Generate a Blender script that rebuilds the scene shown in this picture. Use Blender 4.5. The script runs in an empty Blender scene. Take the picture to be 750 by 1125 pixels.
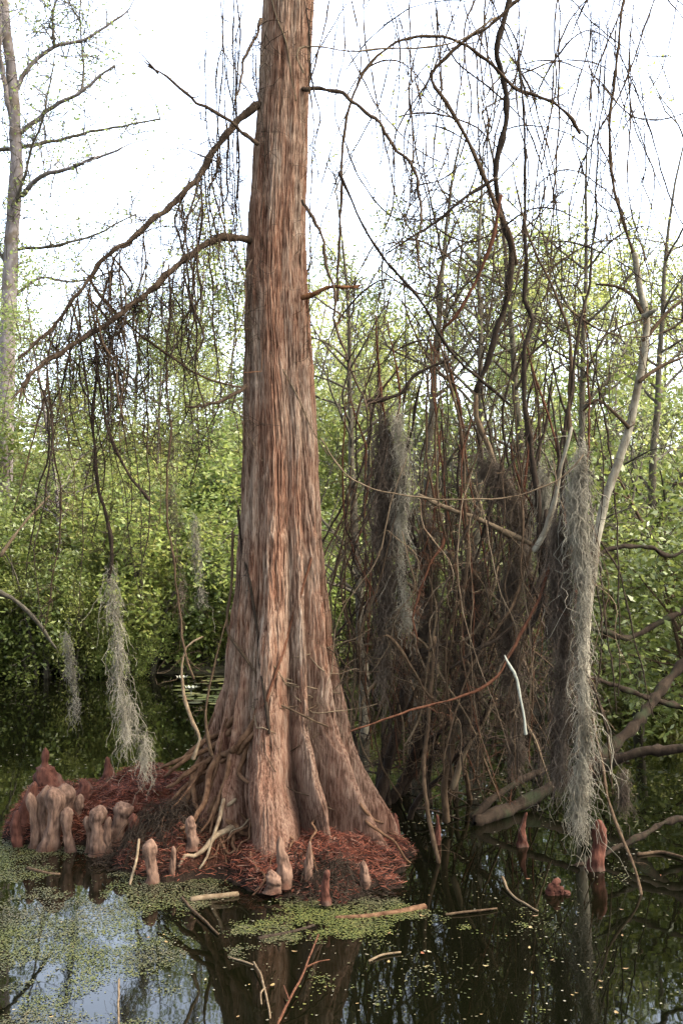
import bpy, math, random
import numpy as np
R = np.random.RandomState(7)
random.seed(7)
rad = math.radians
scene = bpy.context.scene
COL = scene.collection
# ------------------------------------------------------------------ camera
F = 1200.0; W, H = 750.0, 1125.0
PITCH = math.atan(37.5 / F); CAMZ = 2.0
cam = bpy.data.cameras.new('camera'); camo = bpy.data.objects.new('camera', cam); COL.objects.link(camo)
cam.sensor_fit = 'VERTICAL'; cam.sensor_height = 36.0; cam.lens = 36.0 * F / H
cam.clip_end = 2000; cam.clip_start = 0.05
camo.location = (0, 0, CAMZ); camo.rotation_euler = (math.pi / 2 + PITCH, 0, 0)
scene.camera = camo

def P(px, py, Y):
    """world point at depth Y seen at photo pixel (px, py)"""
    u = (px - W / 2) / F; v = (H / 2 - py) / F
    fw = math.cos(PITCH) - v * math.sin(PITCH); up = math.sin(PITCH) + v * math.cos(PITCH)
    s = Y / fw
    return np.array([u * s, Y, CAMZ + up * s])

def PW(px, py):
    """point on the water at photo pixel"""
    v = (H / 2 - py) / F
    fw = math.cos(PITCH) - v * math.sin(PITCH); up = math.sin(PITCH) + v * math.cos(PITCH)
    s = -CAMZ / up
    return np.array([(px - W / 2) / F * s, fw * s, 0.0])

# ------------------------------------------------------------------ mesh helpers
def nrm(a): return a / np.maximum(np.linalg.norm(a, axis=-1, keepdims=True), 1e-9)

class MB:
    def __init__(s): s.v = []; s.q = []; s.n = 0; s.att = []
    def add(s, V, Q, att=None):
        V = np.asarray(V, float).reshape(-1, 3); Q = np.asarray(Q, int).reshape(-1, 4)
        s.v.append(V); s.q.append(Q + s.n); s.n += len(V)
        s.att.append(np.zeros(len(V)) if att is None else att)
    def tubes(s, PT, RD, sides=5):
        PT = np.asarray(PT, float); RD = np.asarray(RD, float); N, K, _ = PT.shape
        T = nrm(np.gradient(PT, axis=1))
        t0 = T[:, 0]; ref = np.where(np.abs(t0[:, 2:3]) < 0.8, [[0, 0, 1.0]], [[1.0, 0, 0]])
        n = nrm(np.cross(t0, ref)); ns = []
        for k in range(K):
            n = nrm(n - T[:, k] * np.sum(n * T[:, k], 1, keepdims=True)); ns.append(n)
        Nn = np.stack(ns, 1); B = np.cross(T, Nn)
        a = np.arange(sides) * 2 * np.pi / sides
        ring = PT[:, :, None] + RD[:, :, None, None] * (Nn[:, :, None] * np.cos(a)[:, None] + B[:, :, None] * np.sin(a)[:, None])
        i = np.arange(N)[:, None, None] * K * sides; k = np.arange(K - 1)[None, :, None] * sides; j = np.arange(sides)[None, None]
        j2 = (j + 1) % sides
        q = np.stack([i + k + j, i + k + j2, i + k + sides + j2, i + k + sides + j], -1)
        s.add(ring.reshape(-1, 3), q.reshape(-1, 4))
    def tube(s, pts, r0, r1, sides=7, end=0.25):
        pts = np.asarray(pts, float)
        r = np.linspace(r0, r1, len(pts)) if np.isscalar(r0) else np.asarray(r0)
        # rounded ends
        d0 = nrm(pts[0] - pts[1]); d1 = nrm(pts[-1] - pts[-2])
        pts = np.vstack([pts[0] + d0 * r[0] * .5, pts, pts[-1] + d1 * r[-1] * .5])
        r = np.concatenate([[r[0] * end], r, [r[-1] * end]])
        s.tubes(pts[None], r[None], sides)
    def leaves(s, C, L, Wd, rng, up=0.3, droop=0.0):
        N = len(C)
        d = rng.normal(size=(N, 3)); d[:, 2] = d[:, 2] * .6 - droop; d = nrm(d)
        nn = rng.normal(size=(N, 3)); nn[:, 2] = np.abs(nn[:, 2]) + up; sd = nrm(np.cross(d, nn)); nz = np.cross(sd, d)
        L = (L * rng.uniform(.6, 1.25, N))[:, None]; w = (Wd * rng.uniform(.7, 1.2, N))[:, None]
        V = np.stack([C, C + d * L * .45 + sd * w - nz * w * .3, C + d * L - nz * L * .12, C + d * L * .45 - sd * w - nz * w * .3], 1)
        s.add(V.reshape(-1, 3), np.arange(N * 4).reshape(-1, 4))
    def mesh(s, name, mat, origin=(0, 0, 0), smooth=True, attname=None):
        V = np.vstack(s.v) - np.asarray(origin); Q = np.vstack(s.q)
        me = bpy.data.meshes.new(name)
        me.vertices.add(len(V)); me.vertices.foreach_set('co', V.astype(np.float32).ravel())
        me.loops.add(Q.size); me.loops.foreach_set('vertex_index', Q.astype(np.int32).ravel())
        me.polygons.add(len(Q)); me.polygons.foreach_set('loop_start', np.arange(0, Q.size, 4, dtype=np.int32))
        me.polygons.foreach_set('loop_total', np.full(len(Q), 4, dtype=np.int32))
        me.polygons.foreach_set('use_smooth', np.full(len(Q), smooth))
        if attname:
            a = me.attributes.new(attname, 'FLOAT', 'POINT'); a.data.foreach_set('value', np.concatenate(s.att).astype(np.float32))
        me.update(calc_edges=True); me.validate(); me.materials.append(mat)
        return me

def spline(pts, step):
    pts = np.asarray(pts, float)
    if len(pts) == 2: pts = np.vstack([pts[0], (pts[0] + pts[1]) / 2, pts[1]])
    p = np.vstack([2 * pts[0] - pts[1], pts, 2 * pts[-1] - pts[-2]])
    out = []
    for i in range(1, len(p) - 2):
        n = max(2, int(np.linalg.norm(p[i + 1] - p[i]) / step))
        t = np.linspace(0, 1, n, endpoint=False)[:, None]
        a, b, c, d = p[i - 1], p[i], p[i + 1], p[i + 2]
        out.append(.5 * (2 * b + (c - a) * t + (2 * a - 5 * b + 4 * c - d) * t ** 2 + (3 * b - a - 3 * c + d) * t ** 3))
    out.append(pts[-1:])
    return np.vstack(out)

def wiggle(pts, amp, rng, wl=0.3):
    s = np.concatenate([[0], np.cumsum(np.linalg.norm(np.diff(pts, axis=0), axis=1))])
    o = np.zeros_like(pts)
    for f, a in ((1, 1), (2.3, .5), (5.1, .28)):
        for c in range(3):
            o[:, c] += a * np.sin(s * 2 * np.pi * f / wl / 3 + rng.uniform(0, 6.28)) * rng.uniform(.4, 1)
    return pts + o * amp

_tabs = {}
def vn(u, v, seed, per=4096):
    if seed not in _tabs: _tabs[seed] = np.random.RandomState(seed).rand(512, 512)
    t = _tabs[seed]; iu = np.floor(u).astype(int); iv = np.floor(v).astype(int); fu = u - iu; fv = v - iv
    fu = fu * fu * (3 - 2 * fu); fv = fv * fv * (3 - 2 * fv)
    a = (iu % per) % 512; b = ((iu + 1) % per) % 512; c = iv % 512; d = (iv + 1) % 512
    return (t[a, c] * (1 - fu) + t[b, c] * fu) * (1 - fv) + (t[a, d] * (1 - fu) + t[b, d] * fu) * fv

# ------------------------------------------------------------------ object helpers
LOC = {}
def tag(o, label=None, cat=None, group=None, kind=None):
    if label: o['label'] = label
    if cat: o['category'] = cat
    if group: o['group'] = group
    if kind: o['kind'] = kind
    return o
def thing(name, label, cat, loc, group=None):
    o = bpy.data.objects.new(name, None); COL.objects.link(o); o.location = loc; o.empty_display_size = .1
    LOC[o.name] = np.array(loc, float)
    return tag(o, label, cat, group)
def part(name, mb, mat, parent, label=None, smooth=True, att=None, kind=None):
    root = parent
    while root.parent: root = root.parent
    o = bpy.data.objects.new(name, mb.mesh(name, mat, LOC[root.name], smooth, att)); COL.objects.link(o); o.parent = parent
    return tag(o, label, kind=kind)
def one(name, mb, mat, label, cat, group=None, kind=None, origin=None, smooth=True, att=None):
    V = np.vstack(mb.v)
    if origin is None: origin = V[np.argmin(V[:, 2])]
    o = bpy.data.objects.new(name, mb.mesh(name, mat, origin, smooth, att)); COL.objects.link(o); o.location = origin
    return tag(o, label, cat, group, kind)
def copy_tree(o, parent=None):
    c = o.copy(); COL.objects.link(c)
    if parent: c.parent = parent
    for ch in list(o.children): copy_tree(ch, c)
    return c

# ------------------------------------------------------------------ materials
class NT:
    def __init__(s, name):
        s.m = bpy.data.materials.new(name); s.m.use_nodes = True; s.t = s.m.node_tree; s.t.nodes.clear()
        s.out = s.n('ShaderNodeOutputMaterial')
    def n(s, ty, **kw):
        x = s.t.nodes.new(ty)
        for k, v in kw.items():
            if k in x.inputs: 
                if hasattr(v, 'is_output'): s.t.links.new(v, x.inputs[k])
                else: x.inputs[k].default_value = v
            else: setattr(x, k, v)
        return x
    def l(s, a, b): s.t.links.new(a, b)
    def ramp(s, fac, stops):
        r = s.n('ShaderNodeValToRGB'); s.l(fac, r.inputs[0])
        e = r.color_ramp.elements
        while len(e) < len(stops): e.new(.5)
        for i, (p, c) in enumerate(stops): e[i].position = p; e[i].color = (*c, 1)
        return r.outputs[0]
    def coords(s, scale, kind='Object'):
        tc = s.n('ShaderNodeTexCoord'); mp = s.n('ShaderNodeMapping'); s.l(tc.outputs[kind], mp.inputs[0]); mp.inputs['Scale'].default_value = scale
        return mp.outputs[0]
    def noise(s, vec, scale, detail=4, rough=.6):
        x = s.n('ShaderNodeTexNoise'); s.l(vec, x.inputs['Vector']); x.inputs['Scale'].default_value = scale
        x.inputs['Detail'].default_value = detail; x.inputs['Roughness'].default_value = rough
        return x.outputs['Fac']
    def mix(s, fac, a, b, mode='MIX'):
        x = s.n('ShaderNodeMix', data_type='RGBA', blend_type=mode)
        for sock, v in ((x.inputs[0], fac), (x.inputs[6], a), (x.inputs[7], b)):
            if hasattr(v, 'is_output'): s.l(v, sock)
            else: sock.default_value = (*v, 1) if isinstance(v, tuple) else v
        return x.outputs[2]
    def bump(s, h, st, dist=.01):
        b = s.n('ShaderNodeBump'); s.l(h, b.inputs['Height']); b.inputs['Strength'].default_value = st; b.inputs['Distance'].default_value = dist
        return b.outputs[0]
    def princ(s, col, rough=.85, normal=None, spec=.2):
        p = s.n('ShaderNodeBsdfPrincipled')
        if hasattr(col, 'is_output'): s.l(col, p.inputs['Base Color'])
        else: p.inputs['Base Color'].default_value = (*col, 1)
        p.inputs['Roughness'].default_value = rough; p.inputs['Specular IOR Level'].default_value = spec
        if normal is not None: s.l(normal, p.inputs['Normal'])
        return p.outputs[0]
    def done(s, sh): s.l(sh, s.out.inputs[0]); return s.m

def mat_bark(name, dark, light, scale=30, st=6, bump=.6, extra=None, wet=0):
    k = NT(name); v = k.coords((1, 1, 1 / st))
    n1 = k.noise(v, scale, 6, .65); n2 = k.noise(k.coords((1, 1, 1)), 5, 3)
    c = k.ramp(n1, [(.3, dark), (.68, light)])
    if extra: c = k.mix(k.ramp(n2, [(.5, (0, 0, 0)), (.65, (1, 1, 1))]), c, extra)
    if wet:   # soaked foot just above the waterline
        sp = k.n('ShaderNodeSeparateXYZ'); t_ = k.n('ShaderNodeTexCoord'); k.l(t_.outputs['Object'], sp.inputs[0])
        m_ = k.n('ShaderNodeMapRange'); k.l(sp.outputs[2], m_.inputs[0]); m_.inputs[1].default_value = .05; m_.inputs[2].default_value = .13; m_.inputs[3].default_value = .3; m_.inputs[4].default_value = 1
        x_ = k.n('ShaderNodeMath', operation='MULTIPLY_ADD'); k.l(n2, x_.inputs[0]); x_.inputs[1].default_value = .8; k.l(m_.outputs[0], x_.inputs[2]); x_.use_clamp = True
        x2 = k.n('ShaderNodeMath', operation='SUBTRACT'); k.l(x_.outputs[0], x2.inputs[0]); x2.inputs[1].default_value = .0
        m3 = k.n('ShaderNodeMapRange'); k.l(x_.outputs[0], m3.inputs[0]); m3.inputs[1].default_value = .55; m3.inputs[2].default_value = 1; m3.inputs[3].default_value = .3; m3.inputs[4].default_value = 1
        c = k.mix(m3.outputs[0], tuple(v * .55 for v in dark), c)
    return k.done(k.princ(c, .95, k.bump(n1, bump), .06))

def mat_leaf(name, cols, trans=.35, rough=.45):
    k = NT(name); g = k.n('ShaderNodeNewGeometry'); oi = k.n('ShaderNodeObjectInfo')
    c = k.ramp(g.outputs['Random Per Island'], [(i / (len(cols) - 1), c) for i, c in enumerate(cols)])
    h = k.n('ShaderNodeHueSaturation'); k.l(c, h.inputs['Color'])
    m = k.n('ShaderNodeMapRange'); k.l(oi.outputs['Random'], m.inputs[0]); m.inputs[3].default_value = .75; m.inputs[4].default_value = 1.3
    k.l(m.outputs[0], h.inputs['Value'])
    m2 = k.n('ShaderNodeMapRange'); k.l(oi.outputs['Random'], m2.inputs[0]); m2.inputs[3].default_value = .515; m2.inputs[4].default_value = .485
    k.l(m2.outputs[0], h.inputs['Hue'])
    p = k.princ(h.outputs[0], rough, spec=.35); t = k.n('ShaderNodeBsdfTranslucent'); k.l(h.outputs[0], t.inputs[0])
    x = k.n('ShaderNodeMixShader'); x.inputs[0].default_value = trans; k.l(p, x.inputs[1]); k.l(t.outputs[0], x.inputs[2])
    return k.done(x.outputs[0])

M = {}
# cypress bark: attribute 'ridge' is the height of the fibrous strips; strips weather grey-tan, fresh inner bark is red-brown
k = NT('cypress_bark'); at = k.n('ShaderNodeAttribute', attribute_name='ridge')
v = k.coords((1, 1, .06)); n1 = k.noise(v, 115, 5, .7); n3 = k.noise(k.coords((1, 1, .16)), 75, 5, .7); v2 = k.coords((1, 1, .2)); n2 = k.noise(v2, 6, 4, .65)
def madd(x, m_, y):
    q = k.n('ShaderNodeMath', operation='MULTIPLY_ADD'); k.l(x, q.inputs[0]); q.inputs[1].default_value = m_
    if hasattr(y, 'is_output'): k.l(y, q.inputs[2])
    else: q.inputs[2].default_value = y
    return q.outputs[0]
hgt = madd(n1, 1.5, madd(n3, 1.0, madd(at.outputs['Fac'], .5, -1.0)))     # mean about .5
red = k.ramp(hgt, [(.1, (.008, .0032, .0018)), (.34, (.055, .0235, .0125)), (.56, (.13, .066, .039)), (.88, (.2, .125, .08))])
grey = k.ramp(hgt, [(.1, (.008, .0042, .0025)), (.34, (.06, .036, .023)), (.56, (.16, .112, .076)), (.88, (.28, .215, .155))])
c = k.mix(k.ramp(n2, [(.43, (0, 0, 0)), (.62, (.85, .85, .85))]), red, grey)
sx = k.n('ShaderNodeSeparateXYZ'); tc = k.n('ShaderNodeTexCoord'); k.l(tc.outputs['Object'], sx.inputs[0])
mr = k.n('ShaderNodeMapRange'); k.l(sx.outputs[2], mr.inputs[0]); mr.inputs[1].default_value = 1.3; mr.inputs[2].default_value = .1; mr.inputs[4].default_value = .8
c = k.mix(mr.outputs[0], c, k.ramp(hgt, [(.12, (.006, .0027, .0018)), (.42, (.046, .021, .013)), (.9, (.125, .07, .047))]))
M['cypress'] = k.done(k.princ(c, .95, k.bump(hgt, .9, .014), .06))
M['limb'] = mat_bark('limb_bark', (0.0134, 0.0083, 0.0050), (0.0580, 0.0397, 0.0245), 40, 5)
M['limb_red'] = mat_bark('broken_wood', (0.0395, 0.0155, 0.0052), (0.1180, 0.0547, 0.0240), 40, 5)
M['root'] = mat_bark('root_bark', (0.0197, 0.0081, 0.0040), (0.0938, 0.0530, 0.0284), 30, 1.5)
M['root_pale'] = mat_bark('root_pale', (0.0547, 0.0318, 0.0177), (0.1466, 0.1120, 0.0689), 30, 1.5)
M['vine_dark'] = mat_bark('vine_dark', (0.0063, 0.0047, 0.0029), (0.0278, 0.0192, 0.0127), 40, 3)
M['vine_brown'] = mat_bark('vine_brown', (0.0158, 0.0091, 0.0049), (0.0581, 0.0389, 0.0224), 40, 3)
M['vine_tan'] = mat_bark('vine_tan', (0.0436, 0.0276, 0.0144), (0.1107, 0.0824, 0.0500), 30, 4)
M['vine_red'] = mat_bark('vine_red', (0.0197, 0.0073, 0.0040), (0.0749, 0.0326, 0.0169), 40, 3)
M['pale'] = mat_bark('pale_stem', (0.0765, 0.0638, 0.0437), (0.1902, 0.1725, 0.1246), 25, 4, extra=(0.0614, 0.0476, 0.0298))
M['white'] = mat_bark('bleached_wood', (0.0900, 0.0856, 0.0644), (0.2600, 0.2621, 0.2070), 40, 5, .8)
M['log'] = mat_bark('log_bark', (.005, .0036, .0022), (.024, .0165, .0105), 22, 2.5, 1, extra=(.015, .017, .008))
M['grey_bark'] = mat_bark('grey_bark', (0.0609, 0.0488, 0.0423), (0.1589, 0.1379, 0.1258), 14, 2.5, extra=(0.0767, 0.0598, 0.0428))
M['twig_grey'] = mat_bark('twig_grey', (0.0265, 0.0224, 0.0147), (0.0837, 0.0723, 0.0503), 20, 3)
M['knee'] = mat_bark('knee_bark', (.018, .009, .006), (.14, .086, .057), 34, 4, 1, extra=(.055, .026, .016), wet=1)
M['knee_red'] = mat_bark('knee_red', (.016, .006, .004), (.075, .03, .019), 34, 4, 1, extra=(.07, .045, .032), wet=1)
M['moss'] = mat_bark('moss_grey', (.04, .034, .022), (.23, .205, .15), 11, 2, 0)
M['moss_brown'] = mat_bark('moss_brown', (.016, .011, .0075), (.085, .066, .047), 9, 2, 0)
M['leaf_mid'] = mat_leaf('leaf_mid', [(.1, .124, .028), (.155, .176, .042), (.2, .205, .055), (.115, .145, .034)], .52)
M['leaf_yel'] = mat_leaf('leaf_yellow', [(.11, .15, .03), (.165, .195, .045), (.1, .15, .035), (.19, .19, .05)], .55)
M['leaf_dark'] = mat_leaf('leaf_dark', [(.062, .084, .018), (.1, .122, .027), (.14, .155, .036), (.076, .104, .024)], .42, .35)
M['leaf_pale'] = mat_leaf('leaf_pale', [(.17, .21, .05), (.25, .27, .08), (.2, .24, .06), (.28, .26, .1)], .6)
k = NT('needle_litter'); g = k.n('ShaderNodeNewGeometry')
M['needle'] = k.done(k.princ(k.ramp(g.outputs['Random Per Island'], [(0, (.014, .006, .004)), (.3, (.042, .011, .005)), (.65, (.1, .025, .0115)), (.9, (.15, .047, .023)), (1, (.17, .11, .075))]), .8))
k = NT('duckweed'); g = k.n('ShaderNodeNewGeometry'); n = k.noise(k.coords((1, 1, 1), 'Object'), 1.3, 2)
M['duck'] = k.done(k.princ(k.mix(k.ramp(n, [(.4, (0, 0, 0)), (.6, (1, 1, 1))]), k.ramp(g.outputs['Random Per Island'], [(0, (.016, .016, .007)), (.6, (.034, .034, .014)), (1, (.07, .056, .03))]), k.ramp(g.outputs['Random Per Island'], [(0, (.015, .02, .004)), (.6, (.04, .046, .009)), (1, (.07, .066, .016))])), .6))
k = NT('fallen_leaf'); g = k.n('ShaderNodeObjectInfo')
M['fleaf'] = k.done(k.princ(k.ramp(g.outputs['Random'], [(0, (.09, .055, .022)), (.4, (.15, .105, .04)), (.8, (.18, .15, .09)), (1, (.11, .04, .017))]), .6))
k = NT('fleck'); g = k.n('ShaderNodeNewGeometry')
M['fleck'] = k.done(k.princ(k.ramp(g.outputs['Random Per Island'], [(0, (.03, .028, .012)), (.5, (.06, .05, .025)), (1, (.12, .11, .08))]), .6))
k = NT('mound_soil'); n = k.noise(k.coords((1, 1, 1)), 14, 6, .7)
sp = k.n('ShaderNodeSeparateXYZ'); t_ = k.n('ShaderNodeTexCoord'); k.l(t_.outputs['Object'], sp.inputs[0]); m_ = k.n('ShaderNodeMapRange'); k.l(sp.outputs[2], m_.inputs[0]); m_.inputs[1].default_value = .03; m_.inputs[2].default_value = .14
M['soil'] = k.done(k.princ(k.mix(m_.outputs[0], k.ramp(n, [(.3, (.004, .003, .002)), (.6, (.014, .009, .006)), (.75, (.014, .016, .004))]), k.ramp(n, [(.3, (.006, .003, .002)), (.5, (.026, .009, .005)), (.7, (.07, .022, .011))])), .95, k.bump(n, 1, .05), .03))
k = NT('bank_soil'); n = k.noise(k.coords((1, 1, 1)), 3, 6, .7)
M['bank'] = k.done(k.princ(k.ramp(n, [(.3, (.02, .018, .01)), (.7, (.07, .06, .03))]), .95))
k = NT('pond_water'); vv = k.coords((1, 1, 1)); n = k.noise(vv, 2.2, 3, .5); n2 = k.noise(vv, .35, 3)
p = k.n('ShaderNodeBsdfPrincipled'); k.l(k.ramp(n2, [(.35, (.0009, .001, .0004)), (.7, (.0016, .0018, .0006))]), p.inputs['Base Color'])
p.inputs['Roughness'].default_value = .02; p.inputs['IOR'].default_value = 1.333; k.l(k.bump(n, .13, .01), p.inputs['Normal'])
M['water'] = k.done(p.outputs[0])

# ------------------------------------------------------------------ world, sun
w = bpy.data.worlds.new('World'); scene.world = w; w.use_nodes = True; nt = w.node_tree; nt.nodes.clear()
SUN_EL, SUN_AZ = rad(48), rad(102)   # azimuth clockwise from +Y (north): behind the camera on the right
sky = nt.nodes.new('ShaderNodeTexSky'); sky.sky_type = 'NISHITA'; sky.sun_disc = False; sky.sun_elevation = SUN_EL; sky.sun_rotation = SUN_AZ
sky.air_density = 1.0; sky.dust_density = 4.0; sky.ozone_density = 1.0
hs = nt.nodes.new('ShaderNodeHueSaturation'); hs.inputs['Saturation'].default_value = .6
bg = nt.nodes.new('ShaderNodeBackground'); bg.inputs[1].default_value = .15; ow = nt.nodes.new('ShaderNodeOutputWorld')
nt.links.new(sky.outputs[0], hs.inputs['Color']); nt.links.new(hs.outputs[0], bg.inputs[0]); nt.links.new(bg.outputs[0], ow.inputs[0])
sl = bpy.data.lights.new('sun', 'SUN'); sl.energy = .8; sl.angle = rad(25); sl.color = (1, .91, .78)
so = bpy.data.objects.new('sun', sl); COL.objects.link(so)
from mathutils import Vector
sd = Vector((math.sin(SUN_AZ) * math.cos(SUN_EL), math.cos(SUN_AZ) * math.cos(SUN_EL), math.sin(SUN_EL)))
so.rotation_euler = sd.to_track_quat('Z', 'Y').to_euler(); so.location = (5, -5, 12)
scene.view_settings.view_transform = 'Standard'; scene.view_settings.look = 'None'
scene.view_settings.exposure = 3.15; scene.view_settings.gamma = 1
cy = scene.cycles
try:
    cy.max_bounces = 6; cy.diffuse_bounces = 3; cy.glossy_bounces = 3; cy.transmission_bounces = 2; cy.caustics_reflective = False; cy.caustics_refractive = False
except Exception: pass

# ------------------------------------------------------------------ ground, water, mound
def grid(mb, xs, ys, fz):
    X, Y = np.meshgrid(xs, ys, indexing='xy'); Z = fz(X, Y); nx = len(xs); ny = len(ys)
    i = (np.arange(ny - 1)[:, None] * nx + np.arange(nx - 1)[None]).ravel()
    mb.add(np.stack([X, Y, Z], -1).reshape(-1, 3), np.stack([i, i + 1, i + nx + 1, i + nx], -1))
def bank_z(X, Y):
    edge = 17.5 + 1.6 * np.sin(X * .31 + 1) + .8 * np.sin(X * .83) + np.clip(X - 3, 0, 8) * .4
    return np.clip((Y - edge) * .25, -.6, .55) + .12 * vn(X * 1.3, Y * 1.3, 5) - .06
mb = MB(); xs = np.concatenate([[-900, -300, -100, -50], np.linspace(-30, 30, 121), [50, 100, 300, 900]])
ys = np.concatenate([[-900, -300, -80, -20, 0], np.linspace(8, 60, 131), [80, 140, 300, 900]])
grid(mb, xs, ys, bank_z); one('ground', mb, M['bank'], 'dark muddy ground of the far bank and pond bed', None, kind='structure', origin=(0, 0, 0))
mb = MB(); grid(mb, np.linspace(-120, 120, 9), np.linspace(-60, 60, 9), lambda X, Y: X * 0)
one('pond_water', mb, M['water'], 'dark still water of the pond', None, kind='structure', origin=(0, 0, 0))

BLOBS = [(-.3, 7.4, .74, 1.1, .21), (-1.15, 7.85, .95, .58, .34), (-1.95, 7.85, .42, .5, .26), (-.1, 6.65, .42, .42, .06), (-.8, 7.15, .5, .5, .22), (-.72, 7.5, .6, .5, .43), (-1.0, 7.0, .42, .44, .2), (.12, 7.2, .34, .55, .12)]
def mound_z(X, Y):
    X = np.asarray(X, float); Y = np.asarray(Y, float)
    z = np.full(np.broadcast(X, Y).shape, -.3)
    wob = .14 * (vn(X * 3.1 + 50, Y * 3.1 + 50, 11) - .5)
    for bx, by, rx, ry, h in BLOBS:
        d = ((X - bx) / rx) ** 2 + ((Y - by) / ry) ** 2 + wob * 2.5
        z = np.maximum(z, h * (1 - d ** 1.6) if False else h * (1 - np.abs(d) ** 1.5))
    return np.maximum(z, -.3) + .11 * (vn(X * 6 + 90, Y * 6 + 90, 12) - .5) + .06 * (vn(X * 19 + 90, Y * 19 + 90, 13) - .5)
mb = MB(); grid(mb, np.linspace(-2.8, 1.2, 260), np.linspace(5.7, 9.2, 230), mound_z)
one('ground_mound', mb, M['soil'], 'red brown soil mound around the cypress foot', None, kind='structure', origin=(-.3, 7.3, 0))

# ------------------------------------------------------------------ the cypress
TY = 7.3
rows = [(-900, 302, 345), (-400, 299, 346), (-150, 294, 346), (0, 288, 345), (100, 284, 340), (200, 276, 337), (260, 271, 336), (300, 269, 338), (400, 267, 345), (500, 266, 351), (560, 264, 353), (600, 261, 356),
        (650, 257, 361), (700, 250, 367), (750, 243, 375), (800, 231, 386), (843, 218, 404), (880, 208, 422), (920, 192, 440), (960, 186, 447)]
rz = np.array([P(0, y, TY)[2] for y, a, b in rows]); rl = np.array([P(a, y, TY)[0] for y, a, b in rows]); rr = np.array([P(b, y, TY)[0] for y, a, b in rows])
o_ = np.argsort(rz); rz, rl, rr = rz[o_], rl[o_], rr[o_]
def trunk_axis(z): l = np.interp(z, rz, rl); r_ = np.interp(z, rz, rr); return (l + r_) / 2, (r_ - l) / 2
LOB = [(-98, 19, 1.0), (-61, 10, .8), (-33, 10, .98), (-8, 10, .92), (15, 12, .8), (45, 16, .9), (80, 17, .8), (112, 16, .9), (150, 16, .9), (183, 13, .95), (207, 9, .78), (226, 10, .74), (243, 7, .6)]
def trunk_r(th, z, bark=True):
    cx_, w_ = trunk_axis(z)
    thd = np.degrees(th) + 2 * np.sin(z * 1.7) + 5 * (vn(z * 1.7 + th * 0, z * 0 + 3, 21) - .5)
    g = np.zeros(np.broadcast(th, z).shape)
    for a, s, h in LOB:
        d = (thd - a + 180) % 360 - 180
        g = np.maximum(g, h * np.exp(-(d / s) ** 2 * .7))
    m = np.interp(z, [-.3, .2, .6, 1.2, 2.2, 3.2, 4.5], [.85, .8, .72, .5, .28, .17, .09])
    r_ = w_ * .96 * (1 + m * (g - .9))
    ridge = 0
    if bark:
        u = (th / (2 * np.pi)) % 1
        tw = .004 * np.sin(z * 2.3) + .006 * z + .012 * (vn(z * 2.2 + th * 0, th * 2, 22) - .5)
        w1 = .006 * (vn(u * 24, z * 9, 35, 24) - .5)
        a1 = vn((u + tw) * 48, z * 1.2, 31, 48); a2 = vn((u + tw + w1) * 112, z * 3.6, 32, 112); a3 = vn((u + tw + w1) * 220, z * 8, 33, 220); a4 = vn((u + tw) * 250, z * 30, 36, 250); a5 = 1 - np.abs(2 * vn((u + tw + w1) * 330, z * 7, 37, 330) - 1); lump = vn(u * 22, z * 4.5, 38, 22) - .5
        r1 = 1 - np.abs(2 * a1 - 1); r2 = 1 - np.abs(2 * a2 - 1); r3 = 1 - np.abs(2 * a3 - 1)
        bw = np.interp(z, [.3, 1.6], [1, 0]); ridge = .2 * r1 + (.34 - .2 * bw) * r2 + .36 * r3 + .12 * a4 + .2 * bw * a5
        seam = np.clip(1 - np.abs(vn((u + tw) * 26, z * .7, 34, 26) - .5) * 16, 0, 1)
        ridge = ridge - .28 * seam
        r_ = r_ + (ridge - .5) * np.interp(z, [0, 3, 6], [.036, .024, .018]) + lump * np.interp(z, [0, .8, 2], [.1, .05, .012])
    return r_, ridge
base = (P(322, 925, TY)[0], TY, .1)
cyp = thing('cypress_tree', 'huge bald cypress with flaring fluted trunk on the red root mound', 'tree', base)
nth, nz_ = 840, 1000
zs = np.concatenate([np.linspace(-.3, 6.0, nz_), np.linspace(6.05, 11, 60)])
th = np.linspace(0, 2 * np.pi, nth, endpoint=False)
TH, Z = np.meshgrid(th, zs, indexing='xy')
rr_, rid = trunk_r(TH, Z); cxx, _ = trunk_axis(Z)
V = np.stack([cxx + rr_ * np.cos(TH), TY + rr_ * np.sin(TH), Z], -1).reshape(-1, 3)
i = (np.arange(len(zs) - 1)[:, None] * nth + np.arange(nth)[None]).ravel(); j = (np.arange(len(zs) - 1)[:, None] * nth + (np.arange(nth)[None] + 1) % nth).ravel()
mb = MB(); mb.add(V, np.stack([i, j, j + nth, i + nth], -1), rid.ravel())
part('trunk', mb, M['cypress'], cyp, att='ridge')

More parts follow.
